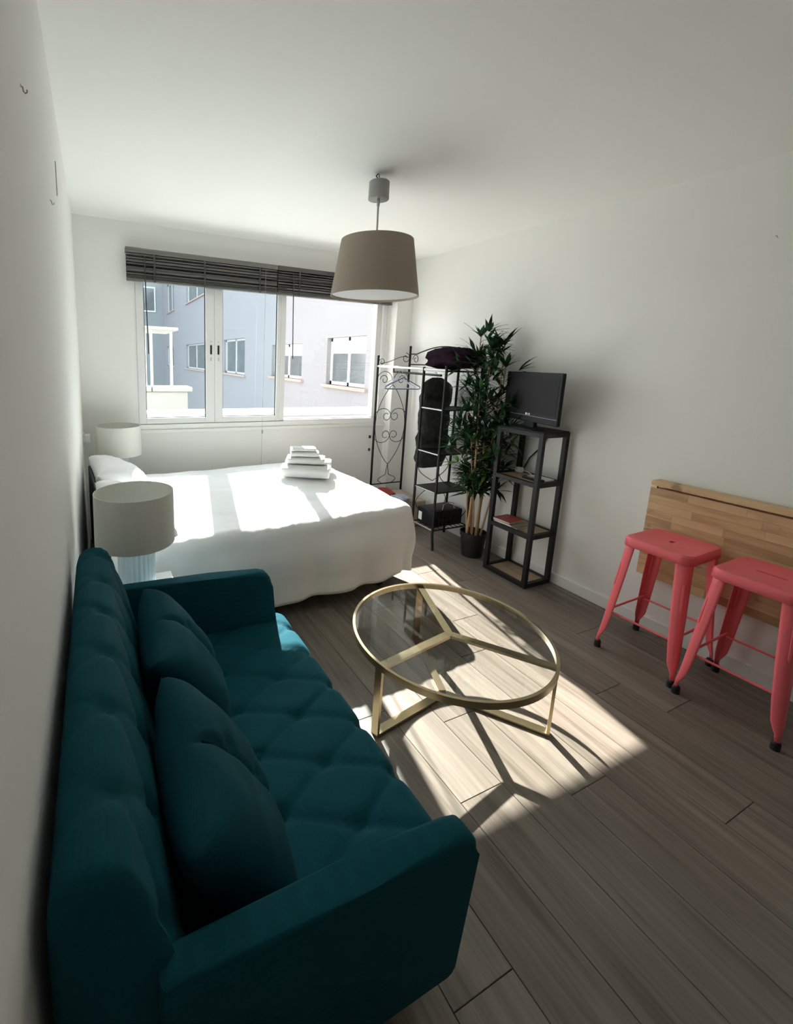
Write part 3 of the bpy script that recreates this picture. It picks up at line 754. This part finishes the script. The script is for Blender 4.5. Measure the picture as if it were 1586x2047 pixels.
stool_proto(2.742, .772, .02, 'coral red metal stool with a long hand slot, farther from the bed than its twin', (.007, .050))

# ------------------------------------------------------------------ fold-down wall table
wt = thing('folding_table', 'birch drop-leaf wall table folded down behind the coral stools', 'table', (W, 1.0, .34))
Y0, Y1 = .55, 1.385
MB().box(W-.078, W-.001, Y0, 1.375, .872, .900, .003).build('top_ledge', m_birch, wt)
MB().box(W-.024, W-.001, Y0+.05, 1.33, .55, .86, .003).build('bracket', m_birch, wt)
leaf = MB().box(W-.050, W-.026, Y0, Y1, .338, .858, .002).build('leaf', m_birch, wt)
sm = {}
rows_ = 12; rh = .52/rows_; lo_ = wloc(leaf)
for i in range(rows_):
    y = Y0-random.uniform(0, .3)
    while y < Y1:
        ln = random.uniform(.22, .42); a = max(Y0, y); c = min(Y1, y+ln)
        if Y1-c < .07: c = Y1
        if c-a > .02:
            o = MB().box(W-.0535, W-.050, a+.0003, c-.0003, .338+rh*i+.0003, .338+rh*(i+1)-.0003).build('stave', m_birch, leaf)
            # centre each stave on its own origin so its grain differs
        y = c
for y in (.62, 1.36):
    MB().box(W-.070, W-.052, y-.012, y+.012, .858, .872).build('hinge', m_brass, wt)

# ------------------------------------------------------------------ tall open shelf with the television
SX0, SX1, SY0, SY1, SZ = 2.722, 2.985, 1.914, 2.278, 1.082
sh_ = thing('shelf_stand', 'tall black metal stand with three oak shelves under the television', 'shelf', ((SX0+SX1)/2, (SY0+SY1)/2, 0))
tb = .030
for x in (SX0, SX1-tb):
    for y in (SY0, SY1-tb): MB().box(x, x+tb, y, y+tb, 0, SZ, .001, 1).build('post', m_black, sh_)
for z in (0.0, .352, .715, SZ-tb):
    for y in (SY0, SY1-tb): MB().box(SX0+tb, SX1-tb, y, y+tb, z, z+tb, .001, 1).build('crossbar', m_black, sh_)
    for x in (SX0, SX1-tb): MB().box(x, x+tb, SY0+tb, SY1-tb, z, z+tb, .001, 1).build('crossbar', m_black, sh_)
for z in (.012, .366, .729): MB().box(SX0+tb, SX1-tb, SY0+tb, SY1-tb, z, z+.012).build('board', m_oak, sh_)
MB().box(SX0+.004, SX1-.004, SY0+.004, SY1-.004, SZ, SZ+.008, .002, 1).build('top_plate', m_blackmat, sh_)
# television, turned a little towards the bed (local: screen faces -x, y across)
tvw, tvh = .555, .335; TVR = -math.radians(15)
tv = thing('television', 'small black flat television with a silver logo on the tall stand', 'television', (2.815, 2.105, SZ+.008), TVR)
MB().box(-.014, .012, -tvw/2, tvw/2, .048, .048+tvh, .006).build('housing', m_blackmat, tv, local=True)
MB().box(.012, .045, -tvw*.36, tvw*.36, .09, .05+tvh*.86, .012).build('rear_cover', m_blackmat, tv, local=True)
MB().box(-.0155, -.012, -tvw/2+.022, tvw/2-.022, .048+.058, .048+tvh-.022).build('screen', m_tvscreen, tv, local=True)
MB().box(-.017, -.013, -tvw/2+.006, tvw/2-.006, .048+.040, .048+.042).build('trim_strip', m_grey, tv, local=True)
MB().box(-.005, .025, -.05, .05, .008, .06, .004).build('neck', m_blackmat, tv, local=True)
MB().lathe([(0, 0), (.10, 0), (.10, .006), (.09, .010), (0, .012)], (0, 0, 0), 40).xf(Matrix.Diagonal((.85, 1.25, 1, 1))).build('foot', m_blackmat, tv, True, local=True)
cu = bpy.data.curves.new('logo_text', 'FONT'); cu.body = 'LG'; cu.size = .020; cu.extrude = .0006; cu.align_x = 'CENTER'
to = bpy.data.objects.new('logo_tmp', cu); col.objects.link(to)
me = bpy.data.meshes.new_from_object(to.evaluated_get(bpy.context.evaluated_depsgraph_get())); bpy.data.objects.remove(to)
me.materials.append(m_white); lo = bpy.data.objects.new('logo', me); col.objects.link(lo); lo.parent = tv
lo.matrix_local = Matrix.Translation((-.0150, -.006, .048+.022+.024)) @ Matrix(((0, 0, -1, 0), (-1, 0, 0, 0), (0, 1, 0, 0), (0, 0, 0, 1)))
MB().lathe([(0, 0), (.008, 0), (.008, .0015), (0, .0015)], (0, 0, 0), 20).xf(Matrix.Translation((-.0148, .020, .048+.052)) @ Matrix.Rotation(-PI/2, 4, 'Y')).build('logo_disc', m_white, tv, local=True)
cb = thing('power_cable', 'black cable hanging behind the stand from the television', 'cable', (2.99, 2.2, .74))
MB().tube([(2.90, 2.12, 1.10), (2.995, 2.07, 1.05), (2.997, 2.12, .95), (2.99, 2.20, .85), (2.985, 2.235, .76)], .005, 6).build('cord', m_black, cb, True)
ap = thing('power_adapter', 'white plug adapter lying on the upper oak shelf of the stand', 'adapter', (2.93, 2.215, .741))
MB().box(2.905, 2.945, 2.20, 2.245, .741, .778, .005).build('block', m_white, ap)
MB().tube([(2.94, 2.205, .755), (2.955, 2.17, .75), (2.94, 2.13, .744)], .004, 6).build('lead', m_white, ap, True)
rc = thing('remote_control', 'dark remote control on the upper oak shelf of the stand', 'remote', (2.86, 2.02, .741))
MB().box(2.80, 2.84, 1.95, 2.10, .741, .757, .005).build('body', m_blackmat, rc)
mb = MB()
for k in range(5):
    for q in range(3): mb.box(2.807+.010*q, 2.813+.010*q, 1.965+.022*k, 1.978+.022*k, .757, .759)
mb.build('buttons', m_grey, rc)
bl = MB().box(2.85, 2.94, 1.952, 2.10, .741, .752, .003)
tag(bl.build('booklet', m_white), 'pale booklet lying flat beside the remote control', 'booklet')
m_mag = plain('magazine_red', (.42, .055, .045), .4, var=.5, scale=22)
m_mag2 = plain('magazine_olive', (.20, .18, .12), .4, var=.5, scale=18)
m_paper = plain('paper_edges', (.70, .69, .66), .8)
mz = [((2.745, 2.935, 2.05, 2.245), .378, 'olive toned magazine at the bottom of the pile on the middle shelf', m_mag2, .05), ((2.738, 2.93, 2.075, 2.25), .388, 'grey covered magazine in the middle of the pile on the middle shelf', m_mag2, -.06), ((2.742, 2.90, 2.11, 2.252), .398, 'red covered magazine on top of the pile on the middle shelf', m_mag, .03)]
for (x0, x1, y0, y1), z, lb, mt, rz in mz:
    t = thing('magazine', lb, 'magazine', ((x0+x1)/2, (y0+y1)/2, z), rz, 'magazines on the middle shelf')
    hx, hy = (x1-x0)/2, (y1-y0)/2
    MB().box(-hx, hx, -hy, hy, .001, .0085).build('pages', m_paper, t, local=True)
    MB().box(-hx-.001, hx+.001, -hy-.001, hy+.001, .0085, .0098).build('cover', mt, t, local=True)

# ------------------------------------------------------------------ wrought iron garment rack
gr = thing('garment_rack', 'black wrought iron garment rack with scrolls and a shelf tower by the corner', 'rack', (2.76, 3.15, 0))
XF, XB, YL, YM, YN = 2.572, 2.945, 3.615, 2.945, 2.685
pr = .0110
def post(x, y, zt, foot=(0, 0)):
    MB().tube([(x+foot[0], y+foot[1], 0), (x+foot[0]*.8, y+foot[1]*.8, .03), (x, y, .12), (x, y, zt)], pr, 10).build('post', m_black, gr, True)
    MB().lathe([(0, -.012), (.011, -.008), (.013, .002), (.010, .012), (0, .016)], (x, y, zt), 12).build('finial', m_black, gr, True)
post(XF, YL, 1.565, (0, .03)); post(XB, YL, 1.665, (0, .03)); post(XF, YM, 1.47); post(XB, YM, 1.47); post(XF, YN, 1.485, (-.015, -.035)); post(XB, YN, 1.65, (0, -.035))
MB().tube([(XF, YL, 1.475), (XF, YN, 1.462)], .010, 10).build('top_bar', m_satin, gr, True)
MB().tube([((XF+XB)/2, YL, 1.425), ((XF+XB)/2, YM, 1.415)], .010, 10).build('hanging_rail', m_black, gr, True)
MB().tube([((XF+XB)/2, YL, 1.425), ((XF+XB)/2, YL, 1.48)], .007, 8).build('rail_hanger', m_black, gr)
for z in (1.475, .30): MB().tube([(XF, YL, z), (XB, YL, z)], .006, 8).build('end_bar', m_black, gr, True)
arch = [(XB, YL, 1.60)]+[(XB, YL-.10-(YL-YN-.2)*k/16, 1.60+.065*math.sin(PI*k/16)) for k in range(17)]+[(XB, YN, 1.60)]
MB().tube(arch, .006, 8).build('back_arch', m_black, gr, True)
MB().tube([(XB, YL, 1.50), (XB, YN, 1.50)], .006, 8).build('back_bar', m_black, gr, True)
def spiral(cx, cz, r0, a0, turns, sg, n=26): return [(cx+r0*(1-.72*k/n)*math.cos(a0+sg*turns*2*PI*k/n), cz+r0*(1-.72*k/n)*math.sin(a0+sg*turns*2*PI*k/n)) for k in range(n+1)]
xm = (XF+XB)/2; hw = (XB-XF)/2
def sc2(pts, y, r=.0032, nm='scroll'):
    MB().tube([(p[0], y, p[1]) for p in pts], r, 6).build(nm, m_black, gr, True)
for s in (-1, 1):
    sc2([(xm+s*hw*math.sin(PI*k/30)**.8*.95, 1.30-.74*k/30*1.08) for k in range(31)], YL)      # pointed oval
    for cz, flip in ((.99, 1), (.80, -1)):
        big = [(xm+s*(hw*.98-hw*.49*(1-math.cos(PI*k/14))), cz+flip*.075*math.sin(PI*k/14)) for k in range(15)]
        cur = [(xm+s*(.062-.046*(1-.45*k/16)*math.cos(2*PI*k/18+PI*0)-.012), cz-flip*.046*(1-.45*k/16)*math.sin(2*PI*k/18)) for k in range(17)]
        sc2(big+cur, YL)
    top = [(xm+s*(hw-.005-.085*(1-math.cos(PI*k/12))), 1.35+.075*math.sin(PI*k/12)) for k in range(13)]
    sc2(top, YL); sc2(spiral(xm+s*(hw-.085), 1.345, .05, 0 if s > 0 else PI, 1.1, s), YL)
    sc2([(xm+s*.02*k/6, .50-.11*k/6) for k in range(7)]+[(xm+s*(.02+.07*math.sin(PI*k/14)+.03*k/14), .39-.09*k/14) for k in range(15)], YL)
# crest of the end panel, rising to the back post
sc2([(XF+.02+.34*k/20, 1.50+.13*(k/20)**1.6*math.sin(min(1, 1.25*(1-k/20)+.35)*PI/2)) for k in range(21)], YL)
sc2(spiral(XF+.045, 1.515, .035, PI, 1.2, -1), YL); sc2(spiral(XB-.05, 1.56, .05, PI/2, 1.25, -1), YL)
for y0_, sg in ((YL-.09, 1), (YN+.12, -1)):
    MB().tube([(XB, y0_+p[0], 1.55+p[1]) for p in spiral(0, 0, .045, 0, 1.3, sg)], .0032, 6).build('scroll', m_black, gr, True)
# shelf tower
def shelf(z, solid=True):
    for a, c in (((XF, YN, z), (XF, YM, z)), ((XB, YN, z), (XB, YM, z)), ((XF, YN, z), (XB, YN, z)), ((XF, YM, z), (XB, YM, z))):
        MB().tube([a, c], .006, 8).build('shelf_rim', m_satin if (a[0] == XF == c[0]) else m_black, gr, True)  # white highlight on the black front rim is put into its colour as paler metal
    if solid: MB().box(XF+.004, XB-.004, YN+.004, YM-.004, z-.002, z+.002).build('shelf', m_blackmat, gr)
    else:
        for k in range(1, 8): MB().tube([(XF+(XB-XF)*k/8, YN, z), (XF+(XB-XF)*k/8, YM, z)], .0028, 6).build('grid_wire', m_black, gr, True)
        for k in range(1, 4): MB().tube([(XF, YN+(YM-YN)*k/4, z), (XB, YN+(YM-YN)*k/4, z)], .0028, 6).build('grid_wire', m_black, gr, True)
shelf(1.15); shelf(.79); shelf(.474); shelf(.155, False); shelf(1.455)
for z0_, z1_ in ((.50, .78), (.18, .46)):
    for s in (-1, 1):
        pts = [(xm+s*hw*math.sin(PI*k/16)*.9, z0_+(z1_-z0_)*k/16) for k in range(17)]
        MB().tube([(p[0], YM, p[1]) for p in pts], .003, 6).build('scroll', m_black, gr, True)
        MB().tube([(p[0], YN, p[1]) for p in pts[:9]], .003, 6).build('scroll', m_black, gr, True)
# hangers on the rail
m_hang = plain('hanger_blue', (.50, .58, .78), .35)
m_hang2 = plain('hanger_navy', (.05, .07, .16), .35)
def hanger(y, rz, label, mt, w=.19):
    z = 1.425; t = thing('clothes_hanger', label, 'hanger', (xm, y, z), rz, 'plastic hangers on the rack rail')
    hk = [(.020*math.cos(a), 0, .0+.020*math.sin(a)) for a in [PI*1.05-PI*1.05*k/10 for k in range(11)]]+[(.012, 0, -.03), (0, 0, -.05)]
    MB().tube(hk, .0025, 6).build('hook', m_satin, t, True, local=True)
    MB().tube([(0, 0, -.05), (-w, 0, -.135), (-w-.005, 0, -.15), (-w+.01, 0, -.158), (w-.01, 0, -.158), (w+.005, 0, -.15), (w, 0, -.135), (0, 0, -.05)], .0045, 8).build('bow', mt, t, True, local=True)
hanger(3.50, .10, 'pale blue plastic hanger with the widest swing on the rack rail', m_hang)
hanger(3.45, -.06, 'navy plastic hanger on the rack rail', m_hang2)
hanger(3.55, .02, 'white plastic hanger beside the scroll panel on the rack rail', m_white)
# dark clothes in a garment bag, hanging at the tower end of the rail
m_dark = plain('dark_mottled_cloth', (.030, .031, .029), .85, var=.9, scale=34, bump=.5, bscale=40)
m_bagfilm = plain('grey_bag_cloth', (.14, .14, .135), .6, var=.3, scale=12)
gb = thing('garment_bag', 'dark mottled garment bag hanging at the shelf end of the rack', 'bag', (2.79, 3.02, .62))
def bagf(i, j):
    a = 2*PI*i/32; k = j/39; z = 1.395-.79*k
    w = .165*min(1, (k/.10+.12))**.6 if k < .12 else .165
    w *= 1-.25*max(0, (k-.82)/.18)**2; d = .055*min(1, k/.08+.2)*(1-.4*max(0, (k-.9)/.1))
    rr = 1+.22*noise.noise(Vector((math.cos(a)*2.5, math.sin(a)*2.5, z*9)))+.10*noise.noise(Vector((math.cos(a)*7, math.sin(a)*7, z*22)))
    return Vector((2.795+w*rr*math.cos(a), 3.03+d*rr*math.sin(a), z))
mb = MB(); g_ = mb.grid(bagf, 32, 40, True); mb.bm.faces.new([g_[i][0] for i in range(32)]); mb.bm.faces.new([g_[i][-1] for i in range(32)])
mb.build('cover', m_dark, gb, True)
MB().tube([(2.79, 3.03, 1.36), (2.79, 3.03, 1.42), (2.775, 3.03, 1.44), (2.76, 3.03, 1.43)], .003, 6).build('hook', m_satin, gb)
m_plum = plain('plum_quilted_cloth', (.016, .007, .014), .95, spec=.05, var=.7, scale=18, bump=.5, bscale=30)
pb = MB()
def puf(i, j):
    th = 2*PI*i/40; ph = -PI/2+PI*j/22
    e = .75
    cx_ = math.cos(ph); x = abs(math.cos(th))**e*math.copysign(1, math.cos(th))*cx_; y = abs(math.sin(th))**e*math.copysign(1, math.sin(th))*cx_; z = abs(math.sin(ph))**.8*math.copysign(1, math.sin(ph))
    k = 1+.22*noise.noise(Vector((x*2.5, y*2.5, z*2.5+3)))+.07*noise.noise(Vector((x*9, y*9, z*9)))
    return Vector((2.755+.165*x*k, 2.80+.245*y*k, 1.555+.088*z*k))
pb.grid(puf, 40, 23, True); bmesh.ops.remove_doubles(pb.bm, verts=pb.bm.verts, dist=.002)
tag(pb.build('folded_quilt', m_plum, None, True), 'dark plum quilted bundle lying on top of the rack tower', 'quilt')
# things on the lowest shelf and the floor behind the bed
bk = thing('storage_basket', 'black woven storage basket on the wire bottom shelf of the rack', 'basket', (2.76, 2.81, .158))
MB().box(2.60, 2.92, 2.72, 2.925, .160, .300, .012).build('body', m_blackmat, bk, True)
for i in range(7):
    for j in range(3): MB().box(2.612+.043*i, 2.646+.043*i, 2.714, 2.721, .175+.040*j, .205+.040*j, .003, 1).build('weave_strip', m_black, bk)
MB().tube([(2.70+.02, 2.75, .30), (2.70+.03, 2.75, .345), (2.78, 2.75, .362), (2.84, 2.75, .345), (2.85, 2.75, .30)], .004, 6).build('handle', m_grey, bk, True)
MB().box(2.596, 2.601, 2.86, 2.90, .19, .26).build('tag', m_white, bk)
m_red = plain('red_cloth', (.30, .035, .02), .8, var=.5, scale=30)
m_blu = plain('blue_white_print', (.35, .37, .48), .7, var=.7, scale=40)
def lump(c, s, mt, nm, lb, cat):
    mb = MB()
    def f(i, j):
        th = 2*PI*i/22; ph = -PI/2+PI*j/12
        p = Vector((math.cos(th)*math.cos(ph), math.sin(th)*math.cos(ph), math.sin(ph)))
        k = 1+.35*noise.noise(p*1.9+Vector(c))
        return Vector((c[0]+p.x*s[0]*k, c[1]+p.y*s[1]*k, c[2]+max(-1, p.z)*s[2]))
    mb.grid(f, 22, 13, True); bmesh.ops.remove_doubles(mb.bm, verts=mb.bm.verts, dist=.001)
    return tag(mb.build(nm, mt, None, True), lb, cat)
sb_ = MB().box(2.50, 2.90, 3.16, 3.58, 0, .24, .012)
m_card = plain('cardboard', (.40, .33, .25), .9)
tag(sb_.build('storage_box', m_card, None), 'plain storage box on the floor behind the foot of the bed', 'box')
lump((2.60, 3.42, .275), (.085, .12, .038), m_red, 'red_scarf', 'crumpled rust red scarf lying on the box below the rack rail', 'scarf')
lump((2.64, 3.22, .27), (.09, .085, .032), m_blu, 'folded_shirt', 'blue and white printed shirt on the box below the rack rail', 'shirt')

# ------------------------------------------------------------------ artificial bamboo in its pot
PX, PY = 2.805, 2.475
pt = thing('potted_bamboo', 'tall artificial bamboo with narrow leaves in a black plastic pot', 'plant', (PX, PY, 0))
MB().lathe([(0, 0), (.074, 0), (.078, .004), (.096, .165), (.102, .167), (.104, .200), (.097, .202), (.094, .172), (.088, .165), (0, .165)], (PX, PY, 0), 40).build('pot', m_pot, pt, True, ang=30)
MB().lathe([(0, .174), (.06, .176), (.092, .170)], (PX, PY, 0), 24).build('soil', m_soil, pt, True)
rnd = random.Random(11)
def leaf_mesh(mat, bend, w):
    mb = MB(); n = 6
    L = []
    for i in range(n+1):
        k = i/n; ww = w*math.sin(PI*min(1, k*.9+.06))**.8*(1-k**4)
        z = -bend*k*k; L.append((mb.bm.verts.new((k, -ww, z)), mb.bm.verts.new((k, 0, z-.012)), mb.bm.verts.new((k, ww, z))))
    for A, B in zip(L, L[1:]):
        mb.bm.faces.new((A[0], B[0], B[1], A[1])); mb.bm.faces.new((A[1], B[1], B[2], A[2]))
    me = bpy.data.meshes.new('leaf'); mb.bm.to_mesh(me); mb.bm.free(); me.materials.append(mat)
    me.polygons.foreach_set('use_smooth', [True]*len(me.polygons)); return me
LM = [leaf_mesh(m, b_, w) for m in (m_leaf, m_leaf2, m_leaf2, m_leaf3) for b_, w in ((.12, .105), (.35, .090))]
canes = []
for i, (dx, dy, r_, ht, lx, ly) in enumerate(((-.045, .01, .011, 1.36, -.03, .0), (-.02, -.03, .010, 1.62, .02, .02), (.0, .035, .013, 1.72, -.03, .07), (.022, -.02, .014, 1.50, .03, -.05), (.05, .015, .010, 1.66, .07, -.02), (-.03, .04, .008, 1.15, -.07, .05), (.04, -.045, .008, 1.05, .05, -.09), (-.055, -.03, .007, .95, -.10, -.02))):
    base = Vector((PX+dx, PY+dy, .165)); top = Vector((PX+dx+lx, PY+dy+ly, ht))
    pts, rs = [], []
    nn = 9
    for k in range(nn*4+1):
        q = k/(nn*4); p = base.lerp(top, q)+Vector((.012*math.sin(q*5+i), .012*math.cos(q*4+i*2), 0))
        pts.append(p); rs.append(r_*(1-.72*q)*(1.12 if k % 4 == 0 else 1))
    MB().tube(pts, rs, 8).build('cane', m_cane, pt, True)
    canes.append(pts)
cl = []                                                  # leaf tufts: position, outward direction
for ci, pts in enumerate(canes):
    n = len(pts); zt = pts[-1].z
    cl.append((pts[-1], Vector((rnd.uniform(-.2, .2), rnd.uniform(-.2, .2), 1)), 1.1, 0))
    ns = max(6, int((zt-.50)/.036))
    for k in range(ns):
        z = zt-(zt-.50)*(k+.4)/ns
        p = min(pts, key=lambda q: abs(q.z-z)); a = rnd.uniform(0, 2*PI); r_ = rnd.uniform(.03, .155)*(1.0 if z < 1.55 else .65)
        d = Vector((math.cos(a), math.sin(a), rnd.uniform(.2, .9)))
        e = p+Vector((math.cos(a)*r_, math.sin(a)*r_, r_*.5)); e.x = min(e.x, W-.06)
        cl.append((e, d, 1., 1)); 
        MB().tube([p, p.lerp(e, .5)+Vector((0, 0, .01)), e], [.0025, .002, .0014], 5).build('twig', m_cane, pt)
leaves = []
for (p, d, s, kind) in cl:
    d = d.normalized(); nl = rnd.randint(7, 10)
    lightest = rnd.random()
    for k in range(nl):
        a = 2*PI*k/nl+rnd.uniform(-.4, .4); sp = rnd.uniform(.35, 1.15)
        o1 = d.orthogonal().normalized(); o2 = d.cross(o1)
        dr = (d+(o1*math.cos(a)+o2*math.sin(a))*sp).normalized()
        q = dr.to_track_quat('X', 'Z'); ln = rnd.uniform(.095, .16)*s
        if max((p+(q @ Vector(v_))*ln).x for v_ in ((1, 0, 0), (1, 0, -.36), (.6, .11, -.13), (.6, -.11, -.13), (.6, 0, 0))) > W-.012: continue
        mi = (6+rnd.randint(0, 1)) if lightest > .78 else rnd.randint(0, 5)
        leaves.append((p, q, ln, mi))
rnd.shuffle(leaves)
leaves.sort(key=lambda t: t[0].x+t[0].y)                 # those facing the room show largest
for p, q, ln, mi in leaves[:290]:
    link('leaf', LM[mi], pt, p-Vector((PX, PY, 0)), q, (ln, ln, ln))
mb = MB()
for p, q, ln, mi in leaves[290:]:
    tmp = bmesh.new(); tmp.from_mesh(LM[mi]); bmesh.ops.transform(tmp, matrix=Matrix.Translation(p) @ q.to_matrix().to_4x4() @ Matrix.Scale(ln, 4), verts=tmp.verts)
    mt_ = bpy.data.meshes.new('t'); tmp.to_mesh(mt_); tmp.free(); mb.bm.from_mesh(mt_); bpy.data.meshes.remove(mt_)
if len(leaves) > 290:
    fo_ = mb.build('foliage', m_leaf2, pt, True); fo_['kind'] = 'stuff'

# ------------------------------------------------------------------ small wall fittings
def hook(y, z, label):
    t = thing('wall_hook', label, 'hook', (0, y, z), 0, 'white hooks on the left wall')
    MB().lathe([(0, 0), (.003, 0), (.003, .002), (0, .002)], (0, 0, 0), 10).xf(Matrix.Translation((0, y, z+.012)) @ Matrix.Rotation(PI/2, 4, 'Y')).build('plate', m_white, t)
    MB().tube([(0, y, z+.012), (.004, y, z+.010), (.005, y, z+.003), (.008, y, z), (.011, y, z+.003), (.011, y, z+.007)], .0014, 6).build('bend', m_grey, t, True)
hook(1.10, 1.985, 'small bent hook high on the left wall above the sofa')
hook(1.72, 1.960, 'small bent hook on the left wall below the thin grey wire')
gv = MB().box(0, .003, 2.12, 2.128, 2.105, 2.228); tag(gv.build('picture_wire', m_grey), 'thin grey wire hanging flat on the left wall', 'wire')
nh = thing('nail', 'lone nail in the right wall above the folding table', 'nail', (W, 1.08, 2.129))
MB().tube([(W, 1.08, 2.129), (W-.016, 1.08, 2.134)], .002, 6).build('shank', m_satin, nh)
MB().lathe([(0, 0), (.0045, 0), (.0045, .0015), (0, .0015)], (0, 0, 0), 10).xf(Matrix.Translation((W-.016, 1.08, 2.134)) @ Matrix.Rotation(-PI/2, 4, 'Y')).build('head', m_satin, nh)
for z, wh in ((.735, 'upper'), (.60, 'lower')):
    t = thing('window_latch', wh+' of two small dark latches on the wall below the window beside the rack', 'latch', (2.66, D+2.66*TH, z), 0, 'dark latches below the window')
    MB().box(2.652, 2.672, D-.012, D, z, z+.03, .003).shear().build('body', m_wand, t)
    MB().box(2.657, 2.667, D-.018, D-.012, z+.008, z+.022, .002).shear().build('knob', m_black, t)
